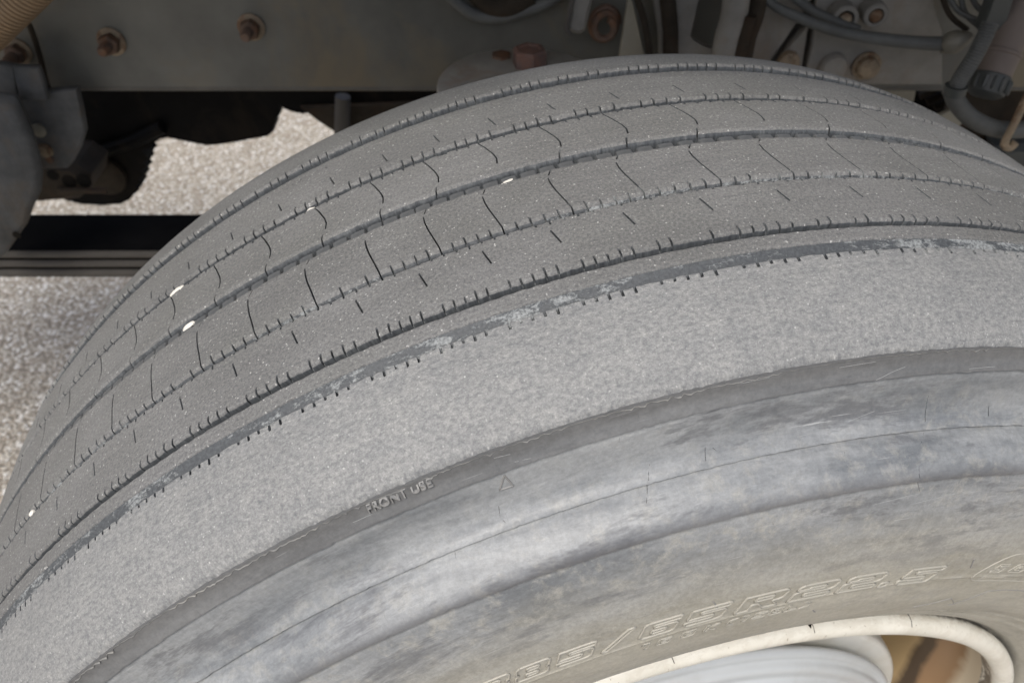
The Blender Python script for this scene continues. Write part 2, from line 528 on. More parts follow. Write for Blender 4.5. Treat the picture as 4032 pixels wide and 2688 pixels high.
# ================================================================== the wheel
# wheel frame: y runs along the axle (outboard is negative), z points to the crown nearest the camera
WM = Matrix(((0.94929541, -0.21885639, -0.22569914), (0.21292119, 0.97575708, -0.05062295), (0.23130669, 0.0, 0.97288088)))
wheel = empty("truck_wheel", (0, 0, 0.51))
wheel.rotation_euler = WM.to_euler()
label(wheel, "large worn grey truck tyre on a cream rim with a blue-grey hub cover", "wheel")

def fnoise(n_terms, lo, hi, seed):
    r = np.random.default_rng(seed)
    k = r.integers(lo, hi, n_terms)
    ph = r.uniform(0, 2 * np.pi, n_terms)
    am = r.normal(0, 1, n_terms) / math.sqrt(n_terms)
    def f(th):
        o = np.zeros_like(th)
        for a, b, c in zip(k, ph, am):
            o = o + c * np.sin(a * th + b)
        return o
    return f

# pitch sequence of the tread pattern (degrees), measured where the pattern can be seen
T0 = [-31.05, -27.29, -23.72, -20.37, -16.75, -13.10, -9.30, -5.53, -2.10, 1.35, 5.15, 9.08, 13.40, 17.70, 22.08, 26.52]
seq = list(T0)
pp = [4.35, 3.9, 3.5, 3.5, 3.8, 4.3, 4.4, 3.9, 3.5, 3.7]
i = 0
while seq[-1] < 172:
    seq.append(seq[-1] + pp[i % len(pp)]); i += 1
front = []
v = T0[0]; i = 0
while v > -172:
    v -= pp[(i * 3 + 2) % len(pp)]; i += 1
    front.append(v)
seq = front[::-1] + seq
tot = seq[-1] - seq[0]
NP = len(seq)                                     # one more pitch closes the circle
gap = 360 - tot
TK = np.array(seq + [seq[0] + 360.0])
K0 = int(np.argmin(abs(TK - 1.35)))
def Th(s):
    k = np.arange(-3, NP + 4)
    tv = np.array([TK[j % NP] + 360 * (j // NP) for j in k])
    return np.interp(s, k, tv)

PY_ = np.array([-0.149, -0.140, -0.130, -0.118, -0.1014, -0.0963, -0.083, -0.0439, 0.0, 0.0442, 0.083, 0.1025, 0.118, 0.130, 0.140, 0.149])
PR_ = np.array([0.5093, 0.5160, 0.5216, 0.5263, 0.5305, 0.5314, 0.5327, 0.5350, 0.5354, 0.5346, 0.5325, 0.5304, 0.5272, 0.5243, 0.5211, 0.5160])
_yy = np.linspace(-0.149, 0.149, 600)
_rr = np.interp(_yy, PY_, PR_)
_k = np.hanning(31); _k /= _k.sum()
_rs = np.convolve(np.pad(_rr, 15, mode='reflect', reflect_type='odd'), _k, mode='valid')
def rtop(y):
    return np.interp(y, _yy, _rs)

FINE = 92.0      # degrees each side that carry the fine cuts
def columns(slots, w, dl):
    """s-coordinates (pitch units): closely spaced at the cuts where they can be seen, coarse elsewhere."""
    base = set()
    out = []
    for k in range(NP):
        th = Th(np.array([k + 0.5]))[0]
        fine = abs(th) < FINE
        fr = []
        if fine:
            for f, wd in slots:
                h = wd / 2
                fr += [f - h - dl, f - h, f - h * 0.65, f + h * 0.65, f + h, f + h + dl]
            step = 0.045
        else:
            step = 0.25
        fr = sorted(x % 1.0 for x in fr)
        pts = [0.0] + [x for x in fr if x > 1e-4] + [1.0]
        full = []
        for a, b in zip(pts[:-1], pts[1:]):
            n = max(1, int(math.ceil((b - a) / step)))
            full += [a + (b - a) * j / n for j in range(n)]
        out += [k + x for x in full]
    return np.array(sorted(set(np.round(out, 5))))

def make_rib(name, yo, yi, so, si, off, slots, seed, depth=0.0068, rowstep=0.0016, extra=(), lip=False, top=0.0, rough=0.00034, mat=None, floor_o=None, floor_i=None):
    """tread rib between yo (outboard) and yi (inboard). so/si = rounding widths. slots = (frac, ya, yb, width mm, depth mm, jitter)"""
    ys = set()
    def add(y): ys.add(round(float(y), 6))
    for e, sgn, so_ in ((yo, 1, so), (yi, -1, si)):
        for q in (0.0, 0.12, 0.3, 0.55, 0.8, 1.0):
            add(e + sgn * so_ * q)
        for q in np.arange(0.0006, 0.0056, 0.0007):
            add(e + sgn * q)
    for y in np.arange(yo + 0.0056, yi - 0.0056, rowstep):
        add(y)
    for f, ya, yb, wd, dp, jt in slots:
        for y in (ya, yb):
            if yo < y < yi:
                for dy in (-0.0003, 0.0003):
                    add(y + dy)
    for y in extra: add(y)
    ys = np.array(sorted(ys))
    ys = ys[np.concatenate([[True], np.diff(ys) > 0.00012])]
    mm = 1.0 / 35.0                      # a pitch is about 35 mm
    s = columns([(f % 1.0, wd * mm) for f, ya, yb, wd, dp, jt in slots], 0.02, 0.10 * mm)
    # rows: wall foot, then the top rows, then wall foot
    Y = np.concatenate([[yo], ys, [yi]])
    wallrow = np.zeros(len(Y), bool); wallrow[0] = wallrow[-1] = True
    YY = np.repeat(Y[:, None], len(s), 1)
    SS = np.repeat(s[None, :], len(Y), 0)
    eo = np.clip((YY - yo) / so, 0, 1)
    ei = np.clip((yi - YY) / si, 0, 1)
    dip = lambda e, sw: (1 - e) ** 2.4 * min(0.0009 + 0.55 * sw, 0.0042)
    dd = dip(eo, so) + dip(ei, si) + top
    # cuts
    cut = np.zeros_like(SS)
    r_ = np.random.default_rng(seed)
    kk = np.floor(SS + 1e-9)
    for f, ya, yb, wd, dp, jt in slots:
        f_ = f % 1.0
        dist = np.abs(((SS - f_ + 0.5) % 1.0) - 0.5)
        kcol = np.round(s - f_).astype(int) % (NP + 2)
        jit = r_.uniform(-1, 1, NP + 3)[kcol] * jt
        dpj = r_.uniform(0.5 if jt > 0 else 0.95, 1.0, NP + 3)[kcol]
        skip = (r_.uniform(0, 1, NP + 3)[kcol] > (0.08 if jt > 0 and wd < 1.2 and abs(yb - ya) < 0.008 else 0.0))
        lo, hi = min(ya, yb), max(ya, yb)
        lo_ = lo - jit[None, :] * (lo > yo + 1e-5)
        hi_ = hi + jit[None, :] * (hi < yi - 1e-5)
        inside = np.clip((YY - lo_) / 0.0003 + 0.5, 0, 1) * np.clip((hi_ - YY) / 0.0003 + 0.5, 0, 1)
        prof = np.clip((wd * mm / 2 + 1e-4 - dist) / (wd * mm * 0.16), 0, 1)
        vis = (np.abs(Th(SS)) < FINE)
        cut = np.maximum(cut, inside * prof * (dp * 1e-3 * dpj * skip)[None, :] * vis)
    theta = Th(SS + np.interp(YY, off[0], off[1]))
    thr = np.radians(theta)
    # ragged edges
    n1 = fnoise(26, 120, 900, seed); n2 = fnoise(20, 60, 500, seed + 1); n3 = fnoise(30, 40, 260, seed + 2)
    edge_o = np.exp(-((YY - yo) / 0.0012) ** 2); edge_i = np.exp(-((yi - YY) / 0.0012) ** 2)
    dy = edge_o * n1(thr) * rough + edge_i * n2(thr) * rough
    R = rtop(YY) - dd - cut + 0.00006 * n3(thr) * np.sin(YY * 900 + seed)
    R -= (edge_o + edge_i) * np.abs(n3(thr * 1.0)) * 0.00025
    fo = rtop(yo) - (floor_o if floor_o else depth)
    fi = rtop(yi) - (floor_i if floor_i else depth)
    R[0] = fo; R[-1] = fi
    YP = YY + dy
    if lip:      # worn shoulder edge curls over the sidewall as a ragged feather
        j1 = fnoise(40, 30, 700, seed + 5)(thr[0]); j2 = fnoise(14, 4, 40, seed + 6)(thr[0])
        ext = 0.0003 + 0.00055 * j1 + 0.0004 * j2 + 0.0004 * np.maximum(0, fnoise(40, 300, 1500, seed + 7)(thr[0]))
        ext = np.clip(ext, 0.00005, 0.0022)
        R[0] = rtop(yo) - 0.0012 - ext * 0.9
        YP[0] = yo - 0.0010 - ext * 0.42
        R[1] = rtop(yo) - 0.0009 - ext * 0.9
        YP[1] = yo - 0.00125 - ext * 0.42
        R[2] += 0.0001
    X = R * np.sin(thr); Z = R * np.cos(thr)
    P = np.stack([X, YP, Z], -1)
    UV = np.stack([thr * 0.53, YY + 0.5], -1)
    deep = (dd[:, 0] > 0.0011 + top)
    mi = [1 if (wallrow[k] or wallrow[k + 1] or (deep[k] and deep[k + 1])) else 0 for k in range(len(Y) - 1)]
    if lip: mi[0] = mi[1] = 2
    big = cut > 0.0007                     # inside the slits the rubber is unworn and dark
    nxt = np.roll(big, -1, 1)
    cnt = big[:-1].astype(int) + big[1:] + nxt[:-1] + nxt[1:]
    mi = np.repeat(np.asarray(mi, dtype=np.int32)[:, None], big.shape[1], 1)
    mi[(cnt >= 2) & (mi == 0)] = 1
    me = grid_mesh(name, P, UV, True, mi, sharp=60)
    return me

# ---- carcass: outboard sidewall, groove floors, inboard sidewall
side = [  # (radius, y)
    (0.2940, -0.1540), (0.2966, -0.1580), (0.2984, -0.1590), (0.3002, -0.1598), (0.3040, -0.1638), (0.3100, -0.1692), (0.3200, -0.1750),
    (0.3215, -0.1758), (0.3225, -0.1756), (0.3290, -0.1785), (0.3300, -0.1792), (0.3312, -0.1789), (0.3400, -0.1840), (0.3500, -0.1872),
    (0.3620, -0.1895), (0.3740, -0.1911), (0.3850, -0.1917), (0.3858, -0.1921), (0.3866, -0.1917), (0.3950, -0.1918), (0.4050, -0.1916), (0.4180, -0.1903),
    (0.4300, -0.1884), (0.4420, -0.1860), (0.4500, -0.1842), (0.4550, -0.1828), (0.4576, -0.1817), (0.4584, -0.1818), (0.4592, -0.1829), (0.4606, -0.1826),
    (0.4628, -0.1808), (0.4655, -0.1776), (0.4680, -0.1733), (0.4700, -0.1683), (0.4709, -0.1641), (0.4715, -0.1624), (0.4722, -0.1643), (0.4731, -0.1637),
    (0.4750, -0.1610), (0.4780, -0.1586), (0.4820, -0.1567), (0.4870, -0.1553), (0.4920, -0.1544), (0.4955, -0.1538), (0.4971, -0.1530), (0.4977, -0.1528), (0.4984, -0.1543), (0.4992, -0.1540),
    (0.5010, -0.1527), (0.5040, -0.1513), (0.5070, -0.1504), (0.5085, -0.1498), (0.5082, -0.1470)]
def subdiv_profile(pr, maxd=0.0025):
    out = []
    for a, b in zip(pr[:-1], pr[1:]):
        n = max(1, int(math.ceil(math.dist(a, b) / maxd)))
        out += [(a[0] + (b[0] - a[0]) * j / n, a[1] + (b[1] - a[1]) * j / n) for j in range(n)]
    return out + [pr[-1]]
def rt(y): return float(rtop(y))
g = 0.0062
floors = [(rt(-.1250) - 0.004, -.1250, 1), (rt(-.1014) - 0.0036, -.1026, 1), (rt(-.1008) - 0.0029, -.1012, 1), (rt(-.0985) - 0.0018, -.0985, 1), (rt(-.0958) - 0.0008, -.0958, 1), (rt(-.0945) - 0.0026, -.0945, 1),
          (rt(-.0940) - g, -.0940, 1), (rt(-.0863) - g, -.0863, 1), (rt(-.0820) - g, -.0820, 1), (rt(-.064) - 0.009, -.064, 1), (rt(-.0470) - g, -.0470, 1), (rt(-.0380) - g, -.0380, 1), (rt(-.02) - .009, -.02, 1),
          (rt(-.0050) - g, -.0050, 1), (rt(.0070) - g, .0070, 1), (rt(.02) - .009, .02, 1), (rt(.0410) - g, .0410, 1), (rt(.0490) - g, .0490, 1), (rt(.065) - .009, .065, 1),
          (rt(.0820) - g, .0820, 1), (rt(.0870) - g, .0870, 1), (rt(.0950) - .006, .0950, 1), (rt(.0962) - g, .0962, 1), (rt(.1030) - g, .1030, 1), (rt(.125) - .004, .125, 1)]
def carcass():
    o = [(r, y, 0) for r, y in subdiv_profile(side)]
    o += floors
    o += [(r, -y, 0) for r, y in reversed(subdiv_profile(side, 0.006))]
    n = 1440
    th = np.linspace(-np.pi, np.pi, n, endpoint=False)
    r = np.array([a[0] for a in o])[:, None]; y = np.array([a[1] for a in o])[:, None]
    mi = [1 if (o[k][2] or o[k + 1][2]) else 0 for k in range(len(o) - 1)]
    n1 = fnoise(24, 8, 120, 31)(th)[None, :]
    n2 = fnoise(30, 100, 700, 32)(th)[None, :]
    amp = np.array([0.00018 if a[2] == 0 else 0.0 for a in o])[:, None]
    R = r + amp * n1 * np.sin(r * 400) + 0.00005 * n2
    # fuzzy moulded edge just above the lowest crease and ragged first crease
    for rc, am in ((0.4600, 0.0005), (0.4722, 0.0002), (0.4980, 0.00025)):
        R = R + am * np.exp(-((r - rc) / 0.0012) ** 2) * n2
    P = np.stack([R * np.sin(th)[None, :], np.repeat(y, n, 1), R * np.cos(th)[None, :]], -1)
    arc = np.concatenate([[0], np.cumsum(np.hypot(np.diff(r[:, 0]), np.diff(y[:, 0])))])[:, None]
    UV = np.stack([np.repeat(th[None, :] * 0.48, len(o), 0), np.repeat(np.where(np.array(mi + [0])[:, None] == 1, y + 0.5, arc), n, 1)], -1)
    me = grid_mesh("tyre", P, UV, True, mi, sharp=50)
    ul = me.uv_layers.new(name="radius")
    co = np.empty(len(me.vertices) * 3); me.vertices.foreach_get("co", co); co = co.reshape(-1, 3)
    vi = np.empty(len(me.loops), dtype=np.int32); me.loops.foreach_get("vertex_index", vi)
    rr = np.hypot(co[vi, 0], co[vi, 2])
    ul.data.foreach_set("uv", np.stack([np.zeros_like(rr), rr], 1).reshape(-1))
    me.uv_layers["uv"].active_render = True
    return me
tyre = link("tyre", carcass(), wheel, (MW, MG))

def rib_part(me, text):
    o = link("tread_rib", me, tyre, (MT, MG))
    if text: o["label"] = text
    return o

# outboard shoulder rib
sl6 = [(-0.37 + 0.166 * j, -0.1050, -0.1010, 1.35, 3.4, 0.0008) for j in range(5)]
meF = make_rib("shoulder_rib", -0.1490, -0.1019, 0.0020, 0.0010, ([-0.2, 0.2], [0, 0]), sl6, 11, lip=True, rowstep=0.0018, floor_i=0.0030)
shoulder = link("shoulder_rib", meF, tyre, (MS, MG, M_torn))
shoulder["label"] = "wide scuffed grey outer shoulder with a ragged edge"
# thin decoupling rib beside the outer channel
meT = make_rib("narrow_rib", -0.0958, -0.0865, 0.0006, 0.0006, ([-0.2, 0.2], [0, 0]), [], 12, top=0.0001, rough=0.0003, floor_o=0.0014)
link("narrow_rib", meT, tyre, (MT, MG))
# rib with single slashes
offD = ([-0.085, -0.0635, -0.0545, -0.044], [0.07, 0.065, 0.0, 0.0])
slD = [(0.60, -0.0638, -0.0540, 0.95, 4.0, 0.0002)]
slD += [(-0.25 + 0.166 * j, -0.0832, -0.0786, 1.05, 3.6, 0.0008) for j in range(5)]
slD += [(0.03 + 0.2 * j, -0.0484, -0.0455, 1.1, 3.0, 0.0007) for j in range(5)]
rib_part(make_rib("tread_rib", -0.0826, -0.0464, 0.0012, 0.0010, offD, slD, 13), "rib with one short slanting slit in each pitch, nearest the shoulder")
# centre ribs with curved sipes
offB = ([-0.047, -0.0445, -0.041, -0.0336, -0.0235, -0.0170, -0.0121, -0.0085, -0.0055], [0.0, 0.0, -0.005, -0.045, -0.105, -0.128, -0.130, -0.090, -0.045])
slB = [(0.0, -0.0470, -0.0120, 0.85, 5.6, 0.0), (0.0, -0.0086, -0.0040, 0.9, 4.0, 0.0006)]
slB += [(0.2 * j, -0.0462, -0.0398, 1.05, 3.8, 0.0010) for j in range(1, 5)]
rib_part(make_rib("tread_rib", -0.0440, -0.0048, 0.0040, 0.0008, offB, slB, 14), "centre rib cut by long curved sipes")
offC = ([0.0024, 0.0097, 0.0150, 0.0200, 0.0253, 0.0349, 0.0396, 0.048], [0.15, 0.20, 0.265, 0.285, 0.26, 0.17, 0.11, 0.09])
slC = [(0.0, 0.0147, 0.0430, 0.85, 5.6, 0.0), (0.0, 0.0030, 0.0103, 0.9, 4.2, 0.0003)]
slC += [(0.2 * j + 0.02, 0.0396, 0.0420, 1.1, 2.8, 0.0006) for j in range(1, 5)]
rib_part(make_rib("tread_rib", 0.0046, 0.0418, 0.0034, 0.0008, offC, slC, 15), "centre rib behind the stone-filled groove, cut by curved sipes")
offA = ([0.044, 0.0565, 0.0663, 0.09], [0.07, 0.07, 0.0, 0.0])
slA = [(0.41, 0.0565, 0.0663, 0.9, 4.0, 0.0003)]
slA += [(f - 0.07, 0.0468, 0.0516, 1.05, 3.8, 0.0009) for f in (-0.26, -0.07, 0.13, 0.34)]
slA += [(-0.31 + 0.166 * j, 0.0815, 0.0835, 0.9, 2.5, 0.0005) for j in range(5)]
rib_part(make_rib("tread_rib", 0.0470, 0.0832, 0.0020, 0.0010, offA, slA, 16), "rib with one short slanting slit in each pitch, farthest from the camera")
meT2 = make_rib("narrow_rib", 0.0868, 0.0956, 0.0010, 0.0020, ([-0.2, 0.2], [0, 0]), [], 17, top=0.0022, rough=0.0004)
link("narrow_rib", meT2, tyre, (MT, MG))
slE = [(-0.15 + 0.166 * j, 0.0990, 0.1046, 0.95, 3.2, 0.0006) for j in range(5)]
meE = make_rib("shoulder_rib", 0.1005, 0.1490, 0.0030, 0.0030, ([-0.2, 0.2], [0, 0]), slE, 18, rowstep=0.0025)
link("shoulder_rib", meE, tyre, (MT, MG))["label"] = "inner shoulder running behind the crown of the tread"

# ---- stone-ejector blocks lying in the centre groove
def polar(thd, y, r):
    t = math.radians(thd)
    return np.array([r * math.sin(t), y, r * math.cos(t)])
blk = None
ba = 0.80
def block_mesh():
    V, F = [], []
    half = 0.46
    y0, y1 = -0.0050, 0.0012
    rb = rt(0) - 0.0068
    rtp = rt(0) - 0.0013
    n = 6
    ring = []
    for k, (rr, ins) in enumerate(((rb, 0.0), (rtp - 0.0005, 0.0), (rtp, 0.07))):
        for sgn, yy in ((0, y0), (1, y1)):
            pass
    def loop(r, ins, yin):
        pts = []
        for j in range(n + 1):
            t = -half + ins + (2 * half - 2 * ins) * j / n
            e = abs(j - n / 2) / (n / 2)
            pts.append(polar(t, y1 - yin - 0.0005 * e ** 4, r))
        for j in range(n, -1, -1):
            t = -half + ins + (2 * half - 2 * ins) * j / n
            pts.append(polar(t, y0 + yin * 0.3, r))
        return pts
    L = [loop(rb, -0.03, 0), loop(rtp - 0.0006, 0.0, 0.0), loop(rtp, 0.05, 0.0005)]
    m = len(L[0])
    V = [p for l in L for p in l]
    for i in range(2):
        for k in range(m):
            F.append((i * m + k, i * m + (k + 1) % m, (i + 1) * m + (k + 1) % m, (i + 1) * m + k))
    F.append(tuple(2 * m + k for k in range(m)))
    return mesh("groove_block", V, F)
BM = block_mesh()
BM.materials.append(M_block)
def groove_block(th):
    o = bpy.data.objects.new("groove_block", BM)
    COL.objects.link(o)
    o.parent = tyre
    o.rotation_euler = (0, math.radians(th), 0)
    return o
t_ = -62.0
kstart = None
centers = []
kpos = np.arange(0, NP * 2) * 0.2857
for s_ in np.arange(K0 - 16, K0 + 17, 0.2885):
    th = float(Th(np.array([s_ + 0.19]))[0])
    if -62 < th < 62:
        groove_block(th + random.uniform(-0.03, 0.03))

# ---- raised characters on the sidewall
sr = np.array([a[0] for a in side]); syy = np.array([a[1] for a in side])
order = np.argsort(sr)
def side_point(thd, r, lift=0.0):
    y = float(np.interp(r, sr[order], syy[order])) - lift
    return polar(thd, y, r)
def tube_on_side(paths, rad, name, mat, lift=0.0, step=0.0012, n=6, parent=None):
    parts = []
    for pts, closed in paths:
        P = list(pts) + ([pts[0]] if closed else [])
        Q = []
        for a, b in zip(P[:-1], P[1:]):
            L = math.hypot(math.radians(b[0] - a[0]) * 0.39, b[1] - a[1])
            m = max(1, int(L / step))
            Q += [(a[0] + (b[0] - a[0]) * k / m, a[1] + (b[1] - a[1]) * k / m) for k in range(m)]
        Q.append(P[-1])
        parts.append(tube([side_point(t, r, lift) for t, r in Q], rad, n, True))
    V, F = merge(parts)
    return link(name, mesh(name, V, F, sharp=80), parent or tyre, (mat,))

# glyph outlines on a 10 x 10 field (x right, y up); several loops each
GL = {
 '3': [[(1, 10), (9, 10), (10, 9), (10, 6), (9, 5), (10, 4), (10, 1), (9, 0), (1, 0), (0, 1), (0, 3), (3, 3), (3, 2.3), (7, 2.3), (7, 4), (4, 4), (4, 6), (7, 6), (7, 7.7), (3, 7.7), (3, 7), (0, 7), (0, 9)]],
 '8': [[(1, 10), (9, 10), (10, 9), (10, 6), (9.2, 5), (10, 4), (10, 1), (9, 0), (1, 0), (0, 1), (0, 4), (.8, 5), (0, 6), (0, 9)], [(3.2, 7.8), (6.8, 7.8), (6.8, 6.1), (3.2, 6.1)], [(3.2, 3.9), (6.8, 3.9), (6.8, 2.2), (3.2, 2.2)]],
 '5': [[(0, 10), (10, 10), (10, 7.8), (3, 7.8), (3, 6.4), (9, 6.4), (10, 5.4), (10, 1), (9, 0), (1, 0), (0, 1), (0, 2.6), (3, 2.6), (3, 2.2), (7, 2.2), (7, 4.2), (0, 4.2)]],
 '6': [[(1, 10), (10, 10), (10, 7.8), (3, 7.8), (3, 6.2), (9, 6.2), (10, 5.2), (10, 1), (9, 0), (1, 0), (0, 1), (0, 9)], [(3, 4.1), (7, 4.1), (7, 2.1), (3, 2.1)]],
 '2': [[(1, 10), (9, 10), (10, 9), (10, 5.2), (9, 4.2), (3, 4.2), (3, 2.2), (10, 2.2), (10, 0), (0, 0), (0, 5.2), (1, 6.2), (7, 6.2), (7, 7.8), (3, 7.8), (3, 7), (0, 7), (0, 9)]],
 'R': [[(0, 10), (9, 10), (10, 9), (10, 5), (9, 4), (7.6, 4), (10, 0), (6.6, 0), (4.4, 3.8), (3, 3.8), (3, 0), (0, 0)], [(3, 7.8), (7, 7.8), (7, 5.9), (3, 5.9)]],
 '/': [[(2.5, -0.6), (0, -0.6), (7.5, 11), (10, 11)]],
 '.': [[(0, 0), (10, 0), (10, 2.4), (0, 2.4)]],
 '1': [[(2, 10), (7, 10), (7, 0), (4, 0), (4, 7.6), (1, 7.6)]],
 '0': [[(1, 10), (9, 10), (10, 9), (10, 1), (9, 0), (1, 0), (0, 1), (0, 9)], [(3, 7.6), (7, 7.6), (7, 2.4), (3, 2.4)]],
 'K': [[(0, 10), (3, 10), (3, 6.4), (6.6, 10), (10, 10), (5.6, 5.2), (10, 0), (6.5, 0), (3, 4), (3, 0), (0, 0)]],
 '(': [[(8, 10), (4, 7.5), (4, 2.5), (8, 0), (5, 0), (1.5, 2.5), (1.5, 7.5), (5, 10)]],
 ')': [[(2, 10), (6, 7.5), (6, 2.5), (2, 0), (5, 0), (8.5, 2.5), (8.5, 7.5), (5, 10)]],
 'L': [[(0, 10), (3, 10), (3, 2.3), (10, 2.3), (10, 0), (0, 0)]],
 'T': [[(0, 10), (10, 10), (10, 7.7), (6.5, 7.7), (6.5, 0), (3.5, 0), (3.5, 7.7), (0, 7.7)]],
 'S': [[(0, 10), (10, 10), (10, 7.8), (3, 7.8), (3, 6.2), (10, 6.2), (10, 0), (0, 0), (0, 2.2), (7, 2.2), (7, 4.0), (0, 4.0)]],
 'G': [[(1, 10), (10, 10), (10, 7.6), (3, 7.6), (3, 2.4), (7, 2.4), (7, 3.8), (5, 3.8), (5, 5.8), (10, 5.8), (10, 0), (1, 0), (0, 1), (0, 9)]],
}
def glyph(ch, tl, tr, rb, rtp_, slant, rad=0.00042, name="raised_character"):
    paths = []
    for lp in GL[ch]:
        q = []
        for x, y in lp:
            r = rb + (rtp_ - rb) * y / 10
            q.append((tl + (tr - tl) * x / 10 + slant * y / 10, r))
        paths.append((q, True))
    return tube_on_side(paths, rad, name, M_letter, rad * 0.4)
SLT = 0.75
for ch, a, b, dr in (('3', -10.35, -8.0, 0.0), ('8', -7.45, -5.0, 0.0), ('5', -4.35, -1.75, 0.0), ('/', -0.95, 0.95, -0.0004),
                     ('6', 1.75, 4.35, -0.0005), ('5', 5.05, 7.85, -0.0010), ('R', 8.9, 12.15, -0.0018), ('2', 13.0, 16.1, -0.0026), ('2', 16.9, 19.95, -0.0034),
                     ('.', 20.55, 21.15, -0.0040), ('5', 22.0, 25.0, -0.0046)):
    glyph(ch, a, b, 0.3900 + dr, 0.4026 + dr, SLT, 0.00062)
for ch, a in zip("160K(158L)", (1.6, 3.0, 4.9, 6.7, 8.3, 9.3, 10.5, 11.8, 13.1, 14.2)):
    glyph(ch, a, a + 1.05, 0.3765, 0.3822, 0.3, 0.0003)
# oval badge outline at the right with its mark
oval = [(36.6, .3804), (33.0, .3806), (30.6, .3812), (29.8, .3835), (29.75, .387), (30.1, .3925), (30.7, .3985), (31.6, .4040), (32.7, .4056), (34.5, .4060), (38, .4056), (42, .4040), (44.5, .3995), (45.2, .393), (44.5, .3862), (42.5, .382), (39.5, .3806)]
ov = spline([(a, b, 0) for a, b in oval + [oval[0]]], 5)
tube_on_side([([(p[0], p[1]) for p in ov], False)], 0.00036, "badge_outline", M_letter)
for ch, a, b in (('S', 30.9, 32.0), ('G', 32.9, 34.4)):
    glyph(ch, a, b, 0.3890, 0.3965, 0.45, 0.00032)
for k in range(7):
    tube_on_side([([(30.9 + k * 0.38, .3838), (31.1 + k * 0.38, .3862)], False)], 0.0003, "raised_hatch", M_letter)
tube_on_side([([(28.0, .3497), (29.5, .3535), (30.94, .3601), (32.68, .3515), (32.2, .3500)], False), ([(32.68, .3515), (34.04, .3689), (36.0, .3705), (38.5, .3704), (44, .366)], False)], 0.00028, "raised_emblem_line", M_letter_dark)
# small vent stubs and radial mould marks
for tt, r1, r2 in ((7.2, .4055, .3965), (27.9, .4020, .3945), (-2.6, .322, .317), (16.0, .3700, .3660)):
    tube_on_side([([(tt, r1), (tt + 0.5, r2)], False)], 0.0004, "mould_vent_mark", M_letter_dark)
# triangle mark
tube_on_side([([(-2.46, .4956), (-2.98, .4887), (-2.26, .4884)], True)], 0.0005, "wear_indicator_triangle", M_letter_dark)

tube_on_side([([(20.74, 0.4859), (20.81, 0.4802), (20.78, 0.4747)], False), ([(20.67, 0.4708), (20.02, 0.4692), (19.62, 0.4664), (19.52, 0.4624), (19.74, 0.4563), (20.00, 0.4524)], False), ([(25.13, 0.4792), (25.17, 0.4752)], False), ([(8.20, 0.4781), (8.55, 0.4756), (9.02, 0.4744)], False), ([(7.81, 0.4790), (7.70, 0.4744)], False), ([(4.75, 0.4783), (4.48, 0.4734), (4.25, 0.4704), (4.00, 0.4689)], False), ([(15.40, 0.4698), (15.29, 0.4685)], False), ([(-3.37, 0.4810), (-3.52, 0.4765), (-3.35, 0.4742)], False)], 0.00009, "hairline_crack", M_black, -0.00003)["kind"] = "stuff"
tube_on_side([([(16.98, 0.4985), (17.80, 0.5006), (18.62, 0.5024)], False), ([(22.56, 0.4997), (24.64, 0.5003)], False), ([(14.88, 0.5058), (16.86, 0.5063)], False), ([(15.94, 0.4779), (17.53, 0.4809)], False), ([(11.98, 0.4747), (13.01, 0.4755), (14.00, 0.4762)], False), ([(19.99, 0.4458), (21.55, 0.4476), (22.83, 0.4491)], False), ([(17.04, 0.4486), (20.03, 0.4515)], False), ([(9.71, 0.5069), (11.19, 0.5069)], False), ([(-1.73, 0.5007), (-0.94, 0.5001)], False), ([(-2.60, 0.5053), (-1.81, 0.5044)], False), ([(-10.17, 0.5026), (-9.11, 0.5025)], False), ([(27.07, 0.4403), (28.87, 0.4367)], False)], 0.00011, "pale_scratch", M_scratch, -0.00002)["kind"] = "stuff"

def band_text(txt, th0, th1, r0, r1, name="raised_lettering"):
    cu = bpy.data.curves.new(name, 'FONT')
    cu.body = txt
    cu.size = 1.0
    cu.extrude = 0.08
    cu.bevel_depth = 0.02
    cu.space_character = 1.05
    tmp = bpy.data.objects.new("tmp", cu)
    COL.objects.link(tmp)
    dg = bpy.context.evaluated_depsgraph_get()
    me = bpy.data.meshes.new_from_object(tmp.evaluated_get(dg))
    bpy.data.objects.remove(tmp)
    co = np.array([v.co[:] for v in me.vertices])
    lo, hi = co.min(0), co.max(0)
    f = (co - lo) / (hi - lo)
    for v, q in zip(me.vertices, f):
        p = side_point(th0 + (th1 - th0) * q[0], r0 + (r1 - r0) * q[1], -0.0008 + 0.0021 * q[2])
        v.co = p
    me.name = name
    return link(name, me, tyre, (M_letter_dark,))
band_text("FRONT USE", -9.18, -5.75, 0.5040, 0.5080)

# ---- steel wheel
def lathe_y(prof, n=360, t0=-180, t1=180, name="x", sharp=40):
    closed = (t1 - t0) >= 360
    th = np.radians(np.linspace(t0, t1, n, endpoint=not closed))
    r = np.array([a[0] for a in prof])[:, None]; y = np.array([a[1] for a in prof])[:, None]
    P = np.stack([r * np.sin(th)[None], np.repeat(y, len(th), 1), r * np.cos(th)[None]], -1)
    UV = np.stack([np.repeat(th[None] * 0.3, len(prof), 0), np.repeat(y, len(th), 1)], -1)
    return grid_mesh(name, P, UV, closed, sharp=sharp)
fl = [(0.2930, -0.1500), (0.2958, -0.1548), (0.2978, -0.1590), (0.2986, -0.1625), (0.2978, -0.1663), (0.2953, -0.1693), (0.2918, -0.1706), (0.2880, -0.1702), (0.2850, -0.1687), (0.2830, -0.1662), (0.2821, -0.1635),
      (0.2824, -0.1600), (0.2822, -0.1500)]
flo = link("rim_flange", lathe_y(fl, 720, name="rim_flange", sharp=60), wheel, (M_flange,))
flo["label"] = "cream painted rolled rim edge with worn patches"
